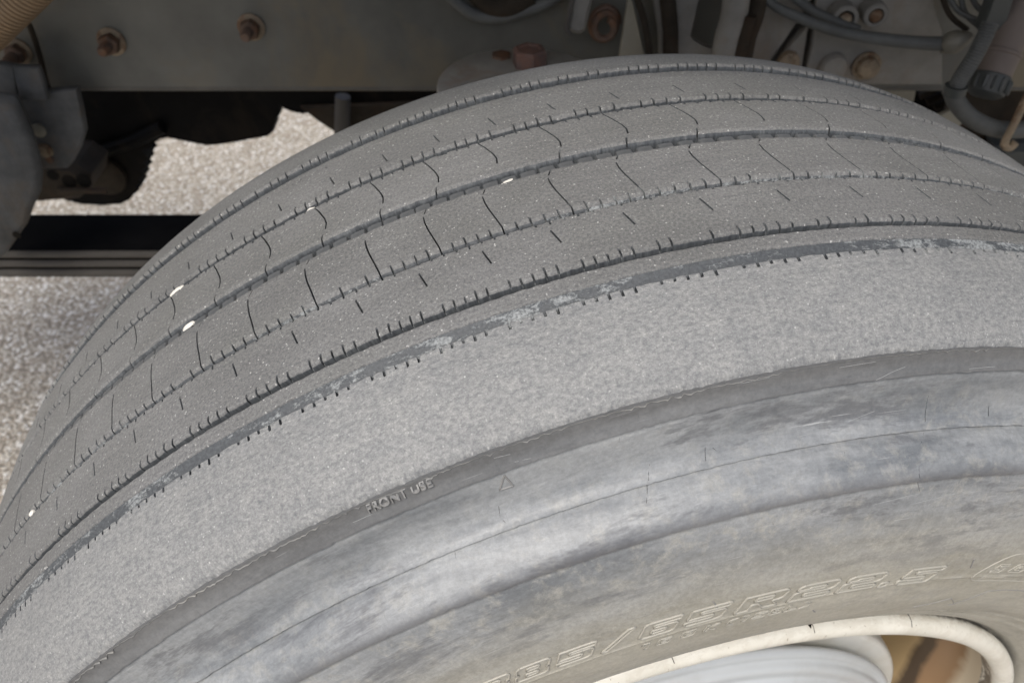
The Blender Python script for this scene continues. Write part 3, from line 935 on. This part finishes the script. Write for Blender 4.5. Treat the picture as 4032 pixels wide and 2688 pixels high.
barrel = [(0.2822, -0.1500), (0.2815, -0.138), (0.278, -0.124), (0.268, -0.108), (0.2605, -0.092), (0.259, -0.06), (0.259, 0.02), (0.262, 0.05), (0.272, 0.075), (0.278, 0.10), (0.281, 0.13), (0.283, 0.160), (0.297, 0.166), (0.300, 0.158), (0.290, 0.150)]
def smooth_prof(p, n=5):
    q = spline([(a, b, 0) for a, b in p], n)
    return [(a[0], a[1]) for a in q]
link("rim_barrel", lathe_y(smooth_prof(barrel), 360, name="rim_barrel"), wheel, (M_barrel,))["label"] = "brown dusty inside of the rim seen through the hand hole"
# chipped spots and hairline cracks on the flange
chip = slab([polar(21.9, -0.1605, 0.2987), polar(23.3, -0.1605, 0.2987), polar(23.2, -0.1645, 0.2986), polar(22.9, -0.1672, 0.2975), polar(22.6, -0.1648, 0.2986)], 0.0006, 0.0001, polar(22.6, 0, 1))
link("paint_chip", mesh("paint_chip", *chip), wheel, (M_black,))
for t0_, w_ in ((23.1, 0.00016), (5.6, 0.00022), (-4.4, 0.00018), (38.2, 0.0002)):
    pth = [polar(t0_ + 0.1 * q, y_, r_ + 0.0001) for q, (r_, y_) in enumerate(((0.2983, -0.1605), (0.2987, -0.1630), (0.2978, -0.1664), (0.2954, -0.1694)))]
    link("hairline_crack", mesh("hairline_crack", *tube(pth, w_, 6)), wheel, (M_black,))
# disc with hand holes
disc_p = smooth_prof([(0.2600, -0.018), (0.2450, -0.026), (0.2290, -0.040), (0.2240, -0.056), (0.2235, -0.075), (0.2235, -0.105), (0.2230, -0.120), (0.2205, -0.1245), (0.2150, -0.1255), (0.1950, -0.1255)], 5)
dd_ = link("wheel_disc", lathe_y(disc_p, 360, name="wheel_disc"), wheel, (M_disc,))
cov = smooth_prof([(0.190, -0.110), (0.196, -0.126), (0.205, -0.1310), (0.2098, -0.1350), (0.2100, -0.1378), (0.2075, -0.1406), (0.2045, -0.1412), (0.2028, -0.1425), (0.2014, -0.1458), (0.1985, -0.1478), (0.1935, -0.1478), (0.1905, -0.1484), (0.1885, -0.1520), (0.184, -0.1545), (0.178, -0.1540), (0.1755, -0.1555), (0.1735, -0.1590),
       (0.168, -0.1605), (0.150, -0.1600), (0.146, -0.150), (0.140, -0.140), (0.08, -0.138), (0.075, -0.19), (0.06, -0.20), (0.001, -0.202)], 3)
co_ = link("hub_cover", lathe_y(cov, 360, name="hub_cover", sharp=50), wheel, (M_cover,))
co_["label"] = "blue-grey stepped hub cover at the bottom edge"
for k in range(10):
    a = 2 * math.pi * k / 10
    c = np.array([0.1675 * math.sin(a) * 0.68, -0.138, 0.1675 * math.cos(a) * 0.68])
    obj_v = disc_stack(c, (0, -1, 0), [(0, 0.017), (0.022, 0.016), (0.024, 0.012)], 6)
    link("wheel_nut", mesh("wheel_nut", *obj_v), wheel, (M_rust,))

# ---- pebbles caught in the tread
def pebble(thd, y, r, size, lbl, rot):
    n, m = 10, 8
    V, F = [], []
    rr = random.Random(int(thd * 100) + 5)
    for i in range(m + 1):
        ph = math.pi * i / m
        for j in range(n):
            a = 2 * math.pi * j / n
            k = 1 + rr.uniform(-0.13, 0.13)
            V.append((size[0] * k * math.sin(ph) * math.cos(a), size[1] * k * math.sin(ph) * math.sin(a), size[2] * k * math.cos(ph)))
    for i in range(m):
        for j in range(n):
            F.append((i * n + j, (i + 1) * n + j, (i + 1) * n + (j + 1) % n, i * n + (j + 1) % n))
    o = link("pebble", mesh("pebble", V, F, sharp=50), None, (M_stone,))
    base = Matrix.Translation((0, 0, 0.51)) @ WM.to_4x4()
    p = Vector(polar(thd, y, r))
    o.matrix_world = base @ Matrix.Translation(p) @ Matrix.Rotation(math.radians(thd), 4, 'Y') @ Matrix.Rotation(rot, 4, 'Z')
    label(o, lbl, "pebble", "pebbles caught in the tread grooves")
pebble(-9.29, 0.0429, 0.5328, (0.003, 0.0016, 0.0015), "small white stone in the second groove from the back, upper left of the tread", 0.30)
pebble(-19.70, 0.0433, 0.5328, (0.0058, 0.0024, 0.002), "largest white stone, long and flat, in the second groove from the back", 0.25)
pebble(-18.12, 0.0002, 0.5334, (0.0048, 0.0022, 0.0018), "oval white stone in the centre groove, left of the middle", 0.20)
pebble(2.57, -0.0028, 0.5334, (0.0042, 0.0013, 0.001), "pale sharp-ended stone between two blocks of the centre groove", 0.15)
pebble(-32.24, -0.0433, 0.5336, (0.0026, 0.0022, 0.0016), "round white stone low on the left, in the groove beside the slashed rib", 0.00)


# ================================================================== under the truck (behind the tyre)
# ---- chassis rail with its bolts
RY = 0.55
rail = empty("chassis_rail", (0, RY, 0.808))
label(rail, "long dusty dark chassis rail running behind the tyre, with rusty bolts", "chassis rail")
obj("rail_web", box((-1.70, RY, 0.8125), (1.9, RY + 0.008, 1.075), 0.001), M_rail, rail)
obj("rail_flange", box((-1.70, RY + 0.001, 0.8075), (1.9, RY + 0.085, 0.8120), 0.001), M_rail, rail)
obj("rail_edge", tube([(-1.70, RY + 0.002, 0.8108), (1.9, RY + 0.002, 0.8108)], 0.0030, 8), M_lip, rail)
def rail_bolt(c, s=1.0, parent=rail, y=-1):
    c = np.array(c)
    wsh = obj("washer", disc_stack(c, (0, -1, 0), [(0, 0.0165 * s), (0.0025, 0.0168 * s), (0.0032, 0.0155 * s)], 28), M_zinc, parent)
    b = obj("bolt", disc_stack(c, (0, -1, 0), [(0.003, 0.0118 * s), (0.005, 0.0122 * s), (0.014, 0.0122 * s), (0.0155, 0.0105 * s)], 6, 0.3), M_rust, parent)
    pr = []
    for k in range(9):
        h = 0.015 + k * 0.0018
        pr += [(h, 0.0066 * s), (h + 0.0009, 0.0058 * s)]
    sub("bolt_thread", disc_stack(c, (0, -1, 0), pr + [(0.0325, 0.005 * s)], 14), M_rust, b)
rail_bolt((-0.6827, 0.5500, 0.8582), 0.95)
rail_bolt((-0.5674, 0.5500, 0.8702), 1.0)
rail_bolt((-0.3990, 0.5500, 0.8873), 0.95)

# ---- hanging bracket at the left with two pale holes
br = empty("spring_hanger", (-0.6601, 0.5000, 0.7793))
label(br, "grey cut plate bracket with two pale bolt heads below the left end of the rail", "bracket")
obj("hanger_plate", slab([(-0.6762, 0.5000, 0.8278), (-0.6031, 0.5000, 0.8341), (-0.6068, 0.5000, 0.8092), (-0.6127, 0.5000, 0.7793), (-0.6282, 0.5000, 0.7552), (-0.6458, 0.5000, 0.7347), (-0.6537, 0.5000, 0.7289), (-0.6900, 0.5000, 0.7274), (-0.6961, 0.5000, 0.7375), (-0.6936, 0.5000, 0.7861)], 0.012), M_grey, br)
obj("hanger_strap", slab([(-0.6565, 0.4850, 0.8684), (-0.6282, 0.4850, 0.8667), (-0.6292, 0.4850, 0.8480), (-0.6334, 0.4850, 0.8269), (-0.6648, 0.4850, 0.8263), (-0.6611, 0.4850, 0.8480)], 0.010), M_grey, br)
obj("hanger_lug", slab([(-0.6901, 0.5000, 0.8653), (-0.6650, 0.5000, 0.8617), (-0.6769, 0.5000, 0.8189), (-0.7161, 0.5000, 0.8059)], 0.012), M_grey, br)
obj("bolt", disc_stack((-0.6673, 0.5000, 0.7820), (0, -1, 0), [(0, 0.0088), (0.002, 0.0088), (0.0035, 0.0065)], 20), M_pale, br)
obj("bolt", disc_stack((-0.6695, 0.5000, 0.7552), (0, -1, 0), [(0, 0.0092), (0.003, 0.0092), (0.0045, 0.0062)], 20), M_zinc, br)
obj("nut", disc_stack((-0.6697, 0.5000, 0.7418), (0, -1, 0), [(0, 0.0052), (0.002, 0.005)], 12), M_rust, br)
# ---- rounded casting at the far left
bl = empty("shackle_casting", (-0.6813, 0.4400, 0.7524))
label(bl, "rounded grey cast shackle at the left edge, hanging below the bracket", "shackle")
out = [(-0.6971, 0.4400, 0.8605), (-0.6457, 0.4400, 0.8510), (-0.6445, 0.4400, 0.8366), (-0.6439, 0.4400, 0.8117), (-0.6471, 0.4400, 0.7794), (-0.6537, 0.4400, 0.7524), (-0.6653, 0.4400, 0.7279), (-0.6826, 0.4400, 0.7061), (-0.7014, 0.4400, 0.6800), (-0.7244, 0.4400, 0.6568), (-0.7467, 0.4400, 0.6344), (-0.8181, 0.4400, 0.5997)]
obj("shackle_body", slab(out, 0.022, 0.009), M_grey, bl, 75)
obj("shackle_hole", disc_stack((-0.7125, 0.4385, 0.6715), (0, -1, 0), [(0, 0.0052), (0.0006, 0.0050)], 16), M_black, bl)
# ---- grimy steering box under the rail
gb = empty("steering_box", (-0.8602, 0.8000, 0.5023))
label(gb, "grimy brown steering box with dark holes seen under the grey bracket", "steering box")
obj("box_body", slab([(-0.9088, 0.7800, 0.5732), (-0.8166, 0.7800, 0.5637), (-0.7983, 0.7800, 0.5445), (-0.8110, 0.7800, 0.5150), (-0.8367, 0.7800, 0.4974), (-0.9036, 0.7800, 0.4923), (-0.9415, 0.7800, 0.4948)], 0.10, 0.012), M_brown, gb)
for q_, r_ in (((-0.8561, 0.7795, 0.5497), .010), ((-0.8337, 0.7795, 0.5375), .012), ((-0.8086, 0.7795, 0.5390), .013)):
    obj("bore", disc_stack(q_, (0, -1, 0), [(0, r_), (0.0006, r_ * .96)], 18), M_black, gb)
obj("box_rib", tube([(-0.8547, 0.7750, 0.5241), (-0.7746, 0.7750, 0.5221)], 0.005, 8), M_brown, gb)
# ---- oily gearbox silhouette
ge = empty("gearbox", (-0.7631, 0.9500, 0.4948))
label(ge, "oily black gearbox hanging under the rail against the bright ground", "gearbox")
obj("gearbox_case", slab([(-0.9104, 0.9400, 0.6475), (-0.9903, 0.9400, 0.4467), (-0.9614, 0.9400, 0.3960), (-0.9353, 0.9400, 0.3867), (-0.8922, 0.9400, 0.3832), (-0.8565, 0.9400, 0.3867), (-0.8363, 0.9400, 0.3960), (-0.8257, 0.9400, 0.4063), (-0.8104, 0.9400, 0.4177), (-0.8166, 0.9400, 0.4256), (-0.8016, 0.9400, 0.4334), (-0.8055, 0.9400, 0.4423), (-0.7916, 0.9400, 0.4500), (-0.7962, 0.9400, 0.4599), (-0.7824, 0.9400, 0.4675), (-0.7870, 0.9400, 0.4772), (-0.7724, 0.9400, 0.4846), (-0.7760, 0.9400, 0.4942), (-0.7812, 0.9400, 0.5016), (-0.7740, 0.9400, 0.5068), (-0.7653, 0.9400, 0.5078), (-0.7565, 0.9400, 0.5182), (-0.7395, 0.9400, 0.5285), (-0.7248, 0.9400, 0.5316), (-0.7093, 0.9400, 0.5275), (-0.6910, 0.9400, 0.5234), (-0.6687, 0.9400, 0.5203), (-0.6513, 0.9400, 0.5156), (-0.6276, 0.9400, 0.5172), (-0.5988, 0.9400, 0.5213), (-0.5599, 0.9400, 0.5295), (-0.5359, 0.9400, 0.5341), (-0.5270, 0.9400, 0.5417), (-0.5241, 0.9400, 0.5518), (-0.5190, 0.9400, 0.5588), (-0.5181, 0.9400, 0.5677), (-0.5097, 0.9400, 0.5736), (-0.5064, 0.9400, 0.5814), (-0.5059, 0.9400, 0.5911), (-0.5023, 0.9400, 0.5979), (-0.4943, 0.9400, 0.5882), (-0.4810, 0.9400, 0.5824), (-0.4636, 0.9400, 0.5785), (-0.4469, 0.9400, 0.5814), (-0.4339, 0.9400, 0.5892), (-0.3624, 0.9400, 0.5931), (-0.1470, 0.9400, 0.5960), (-0.1457, 0.9400, 0.6475)], 0.05, 0.004), M_black, ge)
obj("gearbox_rib", tube([(-0.8824, 0.9300, 0.4957), (-0.7838, 0.9300, 0.5269), (-0.7197, 0.9300, 0.5571)], 0.012, 10), M_black, ge)
obj("gearbox_cover", disc_stack((-0.8601, 0.9380, 0.4534), (0, -1, 0), [(0, 0.04), (0.008, 0.038), (0.012, 0.03)], 28), M_brown, ge)
obj("gearbox_shaft", tube([(-0.3825, 0.9000, 0.6298), (-0.3970, 0.9000, 0.5435)], 0.013, 14), M_leafedge, ge)
obj("gearbox_flange", slab([(-0.4680, 0.9300, 0.5938), (-0.1909, 0.9300, 0.6057), (-0.1954, 0.9300, 0.5062), (-0.3803, 0.9300, 0.5140), (-0.4088, 0.9300, 0.5411), (-0.4411, 0.9300, 0.5670)], 0.03, 0.004), M_brown, ge)
# ---- leaf spring
ls = empty("leaf_spring", (0.0, 0.56, 0.50))
label(ls, "leaf spring of three flat leaves, black above with dusty edges, left of the tyre", "leaf spring")
yf = 0.60
zt = 0.5928
yn = 0.5132
def leaf(y0, y1, z0, z1, bow=0.0):
    xs = np.linspace(-1.5, 0.9, 17)
    V, F = [], []
    for x in xs:
        dz = -bow * 0.0 + 0.0
        V += [(x, y0, z0 + dz), (x, y1, z0 + dz), (x, y1, z1 + dz), (x, y0, z1 + dz)]
    for i in range(16):
        for k in range(4):
            F.append((i * 4 + k, i * 4 + (k + 1) % 4, (i + 1) * 4 + (k + 1) % 4, (i + 1) * 4 + k))
    F += [(3, 2, 1, 0), tuple(64 + k for k in range(4))]
    return V, F
for k in range(3):
    top = zt - 0.0195 * k
    slope = 0.0
    l = obj("leaf", leaf(yn + 0.0045 * k + 0.0006, yf - 0.002 * k, top - 0.0150, top, 0), M_leaf, ls)
    sub("leaf_edge", tube([(-1.5, yn + 0.0045 * k + 0.0035, top - 0.0074), (0.9, yn + 0.0045 * k + 0.0035, top - 0.0074)], 0.0068, 10), M_leafedge, l)
# ---- knuckle pad with pinkish hex bolt
kn = empty("knuckle_pad", (-0.0862, 0.4000, 0.8894))
label(kn, "round dusty grey pad with a pinkish hexagon bolt peeping over the tyre crown", "knuckle pad")
pc = np.array((-0.0862, 0.4000, 0.8902))
pad = obj("pad_disc", disc_stack(pc, (0, 0, 1), [(-0.05, 0.070), (-0.02, 0.083), (-0.006, 0.0865), (-0.001, 0.0855), (0.0005, 0.082), (0.002, 0.04)], 48), M_pad, kn)
pb = np.array((-0.0765, 0.4363, 0.8902))
obj("hexagon_bolt", disc_stack(pb, (0, 0, 1), [(0, 0.0185), (0.017, 0.0185), (0.0195, 0.0160), (0.0195, 0.0125), (0.0180, 0.011)], 6, 0.2), M_pink, kn)
pb2 = pb + np.array((-0.030, 0.022, 0))
obj("pad_nut", disc_stack(pb2, (0, 0, 1), [(0, 0.012), (0.004, 0.011), (0.005, 0.004)], 6), M_rust, kn)

# ---- suspension bracket, centre right
sb = empty("suspension_bracket", (0.1073, 0.5300, 0.8673))
label(sb, "cluster of grimy upright plates and a rusty coil fixed to the rail behind the crown", "suspension bracket")
obj("upright_plate", slab([(-0.0300, 0.5000, 0.9522), (-0.0059, 0.5000, 0.9522), (-0.0100, 0.5000, 0.9200), (-0.0136, 0.5000, 0.9009), (-0.0190, 0.5000, 0.8975), (-0.0307, 0.5000, 0.8992), (-0.0355, 0.5000, 0.9054), (-0.0334, 0.5000, 0.9200)], 0.014, 0.005), M_cast, sb)
obj("plate_edge", tube(spline([(-0.0281, 0.4970, 0.9533), (-0.0321, 0.4970, 0.9238), (-0.0346, 0.4970, 0.9072), (-0.0309, 0.4970, 0.8999)], 4), 0.0028, 8), M_leafedge, sb)
obj("gusset", slab([(0.0323, 0.5100, 0.9408), (0.0367, 0.5100, 0.9299), (0.0426, 0.5100, 0.9133), (0.0490, 0.5100, 0.8934), (0.0580, 0.5100, 0.8639), (0.0276, 0.5100, 0.8639), (0.0293, 0.5100, 0.8963), (0.0308, 0.5100, 0.9217)], 0.008, 0.001), M_pale, sb)
obj("gusset_strip", tube(spline([(0.0361, 0.4950, 0.9461), (0.0469, 0.4950, 0.9219), (0.0533, 0.4950, 0.9024), (0.0617, 0.4950, 0.8705)], 5), 0.0040, 10), M_brown, sb)
obj("post", slab([(0.0556, 0.5200, 0.9453), (0.1116, 0.5200, 0.9453), (0.1100, 0.5200, 0.9123), (0.1094, 0.5200, 0.8864), (0.1155, 0.5200, 0.8805), (0.1281, 0.5200, 0.8746), (0.1433, 0.5200, 0.8710), (0.1485, 0.5200, 0.8410), (0.0797, 0.5200, 0.8410), (0.0701, 0.5200, 0.8952)], 0.012, 0.003), M_cast, sb)
obj("post_rib", tube([(0.0736, 0.5160, 0.9413), (0.0837, 0.5160, 0.8968), (0.0892, 0.5160, 0.8552)], 0.009, 10), M_brown, sb)
obj("curved_arm", tube(spline([(0.1431, 0.4900, 0.9557), (0.1450, 0.4900, 0.9238), (0.1430, 0.4900, 0.9016), (0.1426, 0.4900, 0.8757)], 5), 0.0145, 14), M_cast, sb)
obj("brown_arm", tube(spline([(0.1675, 0.5000, 0.9522), (0.1686, 0.5000, 0.9200), (0.1652, 0.5000, 0.8946), (0.1657, 0.5000, 0.8623)], 5), 0.012, 14), M_brown, sb)
obj("dark_arm", tube(spline([(0.1600, 0.4850, 0.9257), (0.1575, 0.4850, 0.9036), (0.1551, 0.4850, 0.8720)], 5), 0.0085, 12), M_brown, sb)
# rusty coil between the upright plates
cc = np.array((0.0096, 0.5300, 0.8993))
hel = [cc + np.array((0.016 * math.cos(a) * (1 - 0.03 * a), -0.0012 * a, 0.019 * math.sin(a) * (1 - 0.03 * a))) for a in np.linspace(0, 4.4 * math.pi, 70)]
obj("rusty_coil", tube(hel, 0.0042, 8), M_rust, sb)
# ---- hose arc at the top
ha = empty("air_line", (-0.1139, 0.5300, 0.9142))
label(ha, "dark curved air line with a brown sleeve at the top edge, above the knuckle pad", "air line")
obj("line", tube(spline([(-0.1711, 0.5300, 0.9391), (-0.1564, 0.5300, 0.9226), (-0.1369, 0.5300, 0.9090), (-0.1112, 0.5300, 0.9062), (-0.0825, 0.5300, 0.9130), (-0.0542, 0.5300, 0.9237), (-0.0350, 0.5300, 0.9391)], 6), 0.0072, 12), M_hose, ha)
obj("sleeve", tube(spline([(-0.1335, 0.5350, 0.9346), (-0.1168, 0.5350, 0.9196), (-0.0968, 0.5350, 0.9185), (-0.0741, 0.5350, 0.9319)], 6), 0.015, 14), M_brown, ha)

# ---- bracket plates on the right
rb = empty("mounting_bracket", (0.3167, 0.5350, 0.8652))
label(rb, "large grimy grey mounting bracket with round bolt bosses, upper right", "bracket")
obj("bracket_plate", slab([(0.2404, 0.5300, 0.9419), (0.3653, 0.5300, 0.9419), (0.3856, 0.5300, 0.9085), (0.3992, 0.5300, 0.8882), (0.4220, 0.5300, 0.8252), (0.2586, 0.5300, 0.8252), (0.2529, 0.5300, 0.8483), (0.2526, 0.5300, 0.8734), (0.2495, 0.5300, 0.8970)], 0.014, 0.002), M_cast, rb)
obj("bracket_plate", slab([(0.2438, 0.5300, 0.8993), (0.2442, 0.5300, 0.8882), (0.2478, 0.5300, 0.8495), (0.2518, 0.5300, 0.8268), (0.2107, 0.5300, 0.8268), (0.2196, 0.5300, 0.8551), (0.2294, 0.5300, 0.8770)], 0.014, 0.002), M_cast, rb)
obj("bracket_plate", slab([(0.1805, 0.5300, 0.9419), (0.2449, 0.5300, 0.9419), (0.2315, 0.5300, 0.9045), (0.2103, 0.5300, 0.8563), (0.2000, 0.5300, 0.8268), (0.1650, 0.5300, 0.8268), (0.1781, 0.5300, 0.8613), (0.1815, 0.5300, 0.9028)], 0.014, 0.002), M_cast, rb)
for c_, ro in (((0.2737, 0.5260, 0.9123), 0.0150), ((0.3067, 0.5260, 0.9162), 0.0135)):
    e_ = obj("eyelet", disc_stack(c_, (0, -1, 0), [(0, ro), (0.018, ro), (0.020, ro - 0.0015), (0.020, ro - 0.005), (0.008, ro - 0.006)], 28), M_cast, rb)
    sub("eyelet_bolt", disc_stack(np.array(c_) + np.array((0.001, -0.006, -0.001)), (0, -1, 0), [(0, 0.0075), (0.012, 0.0072), (0.015, 0.004)], 14), M_zinc, e_)
obj("boss", disc_stack((0.2833, 0.5280, 0.8492), (0, -1, 0), [(0, 0.0165), (0.006, 0.0160), (0.009, 0.0135), (0.0095, 0.006)], 26), M_cast, rb)
obj("bolt_head", disc_stack((0.3218, 0.5280, 0.8504), (0, -1, 0), [(0, 0.0165), (0.003, 0.0165), (0.0032, 0.0128), (0.011, 0.0126), (0.014, 0.0100), (0.015, 0.0045)], 28), M_zinc, rb)
obj("bolt_head", disc_stack((0.2277, 0.5260, 0.8569), (0, -1, 0), [(0, 0.0125), (0.008, 0.0120), (0.011, 0.008)], 24), M_zinc, rb)
obj("hanging_tab", slab([(0.3854, 0.6000, 0.7914), (0.4287, 0.6000, 0.7914), (0.4314, 0.6000, 0.7746), (0.4337, 0.6000, 0.7549), (0.3833, 0.6000, 0.7549)], 0.010, 0.002), M_pale, rb)
# ---- ribbed hose with its fitting
hz = empty("brake_hose", (0.2969, 0.5000, 0.8946))
label(hz, "dusty black brake hose curving across the bracket to a pale fitting", "hose")
obj("hose", tube(spline([(0.1737, 0.5000, 0.9417), (0.1915, 0.4950, 0.9300), (0.2263, 0.4900, 0.9172), (0.2613, 0.4870, 0.9073), (0.3039, 0.4840, 0.9006), (0.3452, 0.4800, 0.8978), (0.3794, 0.4780, 0.8969)], 8), np.linspace(0.0045, 0.0078, 49), 14), M_hose, hz)
obj("thin_hose", tube(spline([(0.2004, 0.5100, 0.9434), (0.2291, 0.5080, 0.9252), (0.2544, 0.5080, 0.9141), (0.2911, 0.5060, 0.9013)], 8), 0.0050, 12), M_hose, hz)
obj("fitting", tube(spline([(0.3760, 0.4760, 0.8972), (0.3807, 0.4760, 0.8966), (0.3823, 0.4740, 0.8992), (0.3871, 0.4720, 0.9034), (0.3928, 0.4720, 0.9073), (0.3947, 0.4740, 0.9114)], 4), [0.0085, 0.0095, .0095, .0092, .0096, .0105, .0112, .0118, .0122, .0124, .0122, .0118, .0115, .0110, .0104, .0098, .009, .0086, .008, .007, .006], 16), M_fit, hz)
# ---- wiring conduit, right
cr_ = empty("wiring_conduit", (0.3966, 0.4500, 0.8616))
label(cr_, "ribbed grey wiring conduit bending into a thick hose at the right edge", "conduit")
def corrugated(path, r, pitch, depth, n=18):
    p = spline(path, 60)
    seg = np.linalg.norm(np.diff(p, axis=0), axis=1)
    L = np.concatenate([[0], np.cumsum(seg)])
    m = int(L[-1] / pitch * 6)
    s = np.linspace(0, L[-1], m)
    q = np.stack([np.interp(s, L, p[:, k]) for k in range(3)], 1)
    rr = r - depth * (0.5 + 0.5 * np.cos(2 * np.pi * s / pitch)) ** 3
    return tube(q, rr, n)
obj("ribbed_sleeve", corrugated([(0.3785, 0.4100, 0.9469), (0.3751, 0.4050, 0.9324), (0.3698, 0.4000, 0.9145), (0.3654, 0.4000, 0.8963), (0.3635, 0.4000, 0.8819)], 0.0082, 0.0027, 0.0011), M_hose, cr_)
obj("sleeve_clamp", tube([(0.3630, 0.3990, 0.8863), (0.3634, 0.3990, 0.8768)], 0.0112, 18), M_slab, cr_)
obj("lower_hose", tube(spline([(0.3617, 0.4000, 0.8797), (0.3727, 0.4000, 0.8656), (0.3913, 0.4000, 0.8506), (0.4144, 0.4000, 0.8399), (0.4352, 0.4000, 0.8357), (0.4674, 0.4000, 0.8369)], 8), 0.0092, 18), M_hose, cr_)
# ---- reservoir housing, right
rs = empty("reservoir", (0.4077, 0.4300, 0.8824))
label(rs, "dusty pinkish cylindrical housing with a toothed grey cap at the right edge", "reservoir")
ax = np.array((0.4401, 0.4700, 0.9626)) - np.array((0.4097, 0.4200, 0.8666)); axn = ax / np.linalg.norm(ax)
bc = np.array((0.4085, 0.4200, 0.8724))
obj("housing", disc_stack(bc, axn, [(0.012, 0.0182), (0.035, 0.0190), (0.036, 0.0203), (0.039, 0.0203), (0.040, 0.0184), (0.16, 0.0205)], 32), M_res, rs)
cap = obj("cap", disc_stack(bc, axn, [(-0.009, 0.005), (-0.008, 0.013), (-0.004, 0.0185), (0.003, 0.0198), (0.014, 0.0198), (0.016, 0.0178)], 32), M_slab, rs)
x_, y_, d_ = frame_of(axn)
for k in range(14):
    a = 2 * math.pi * k / 14
    c = bc + d_ * 0.004 + 0.0198 * (math.cos(a) * x_ + math.sin(a) * y_)
    tv, tf = disc_stack(c, axn, [(-0.006, 0.0014), (-0.004, 0.0025), (0.007, 0.0025), (0.008, 0.0016)], 6, a)
    sub("cap_lug", (tv, tf), M_slab, cap)
obj("cover_slab", slab([(0.3908, 0.4400, 0.9251), (0.4152, 0.4400, 0.9251), (0.4099, 0.4400, 0.9681), (0.3896, 0.4400, 0.9681)], 0.02, 0.003), M_slab, rs)
# ---- bent rod
rd = empty("bent_rod", (0.4526, 0.4200, 0.8287))
label(rd, "thin brown bent rod at the right edge below the thick hose", "rod")
obj("rod", tube(spline([(0.4287, 0.3800, 0.8975), (0.4279, 0.3800, 0.8756), (0.4276, 0.3800, 0.8529), (0.4267, 0.3800, 0.8359), (0.4278, 0.3800, 0.8287), (0.4347, 0.3800, 0.8257), (0.4384, 0.3800, 0.8323)], 6), 0.0042, 10), M_zinc, rd)
# ---- pale bracket
pbk = empty("pale_bracket", (0.4405, 0.5200, 0.7873))
label(pbk, "small pale dusty bracket just above the tyre shoulder on the right", "bracket")
obj("bracket_plate", slab([(0.4162, 0.5200, 0.7857), (0.4371, 0.5200, 0.7967), (0.4608, 0.5200, 0.7829), (0.4562, 0.5200, 0.7754), (0.4563, 0.5200, 0.7616)], 0.006, 0.001), M_pale, pbk)
# ---- engine block, dark mass at the right
en = empty("engine_block", (0.6213, 0.7500, 0.6090))
label(en, "dark engine block filling the right edge behind the hoses", "engine")
obj("block", slab([(0.4160, 0.7500, 0.7350), (0.8253, 0.7500, 0.7544), (1.0858, 0.7500, 0.2625), (0.5270, 0.7500, 0.3533)], 0.5, 0.02), M_black, en)
obj("pulley", disc_stack((0.5837, 0.6600, 0.7320), (0, -1, 0), [(0, 0.075), (0.010, 0.075), (0.013, 0.070), (0.013, 0.055), (0.006, 0.050), (0.006, 0.010)], 40), M_brown, en)
obj("side_cover", slab([(0.5709, 0.6000, 0.6985), (0.6595, 0.6000, 0.7101), (0.7256, 0.6000, 0.5682), (0.6100, 0.6000, 0.6296)], 0.05, 0.01), M_slab, en)
obj("block_rib", tube([(0.5007, 0.7200, 0.7178), (0.5308, 0.7200, 0.7373)], 0.006, 8), M_brown, en)
obj("block_rib", tube([(0.5152, 0.7200, 0.7082), (0.5483, 0.7200, 0.7296)], 0.006, 8), M_brown, en)
obj("block_rib", tube([(0.5298, 0.7200, 0.6986), (0.5661, 0.7200, 0.7217)], 0.006, 8), M_brown, en)
obj("block_rib", tube([(0.5446, 0.7200, 0.6888), (0.5840, 0.7200, 0.7138)], 0.006, 8), M_brown, en)
obj("block_rib", tube([(0.5596, 0.7200, 0.6789), (0.6021, 0.7200, 0.7058)], 0.006, 8), M_brown, en)
# ---- upper wiring, right
uw = empty("wiring_bundle", (0.4003, 0.5200, 0.9123))
label(uw, "tangle of thin dark wires above the pale hose fitting, upper right", "wiring")
obj("wire", tube(spline([(0.3685, 0.5000, 0.9470), (0.3847, 0.4900, 0.9292), (0.4022, 0.4800, 0.9227)], 6), 0.0030, 8), M_hose, uw)
obj("wire", tube(spline([(0.3630, 0.5000, 0.9470), (0.3785, 0.4900, 0.9238), (0.3984, 0.4800, 0.9112)], 6), 0.0030, 8), M_brown, uw)
obj("wire", tube(spline([(0.3848, 0.5000, 0.9470), (0.3939, 0.4900, 0.9265), (0.4111, 0.4800, 0.9140)], 6), 0.0030, 8), M_hose, uw)
obj("wire", tube(spline([(0.3930, 0.5000, 0.9470), (0.4055, 0.4900, 0.9319), (0.4166, 0.4800, 0.9276)], 6), 0.0030, 8), M_hose, uw)
# ---- tan corrugated conduit, top left
tc_ = empty("tan_conduit", (-0.6100, 0.4400, 0.9480))
label(tc_, "tan corrugated conduit crossing the top left corner", "conduit")
obj("conduit_sleeve", corrugated([(-0.6888, 0.4400, 0.8959), (-0.6447, 0.4400, 0.9251), (-0.6094, 0.4400, 0.9496), (-0.5806, 0.4400, 0.9696), (-0.5524, 0.4400, 0.9899)], 0.0235, 0.0052, 0.0022, 30), M_conduit, tc_)
obj("conduit_clip", tube(spline([(-0.6299, 0.5000, 0.9150), (-0.6393, 0.5200, 0.8980), (-0.6472, 0.5300, 0.8673), (-0.6516, 0.5300, 0.8364), (-0.6536, 0.5300, 0.8204)], 5), 0.0032, 8), M_brown, tc_)
# ---- unseen panel added over the wheel to shade the crown of the tyre
wa = empty("arch_shade", (0.1, 0.34, 1.32))
label(wa, "plain dark panel added out of view to shade the back of the tyre", "shade panel")
obj("shade_panel", box((-1.6, -0.03, 1.32), (1.6, 0.70, 1.34), 0.004), M_rail, wa)
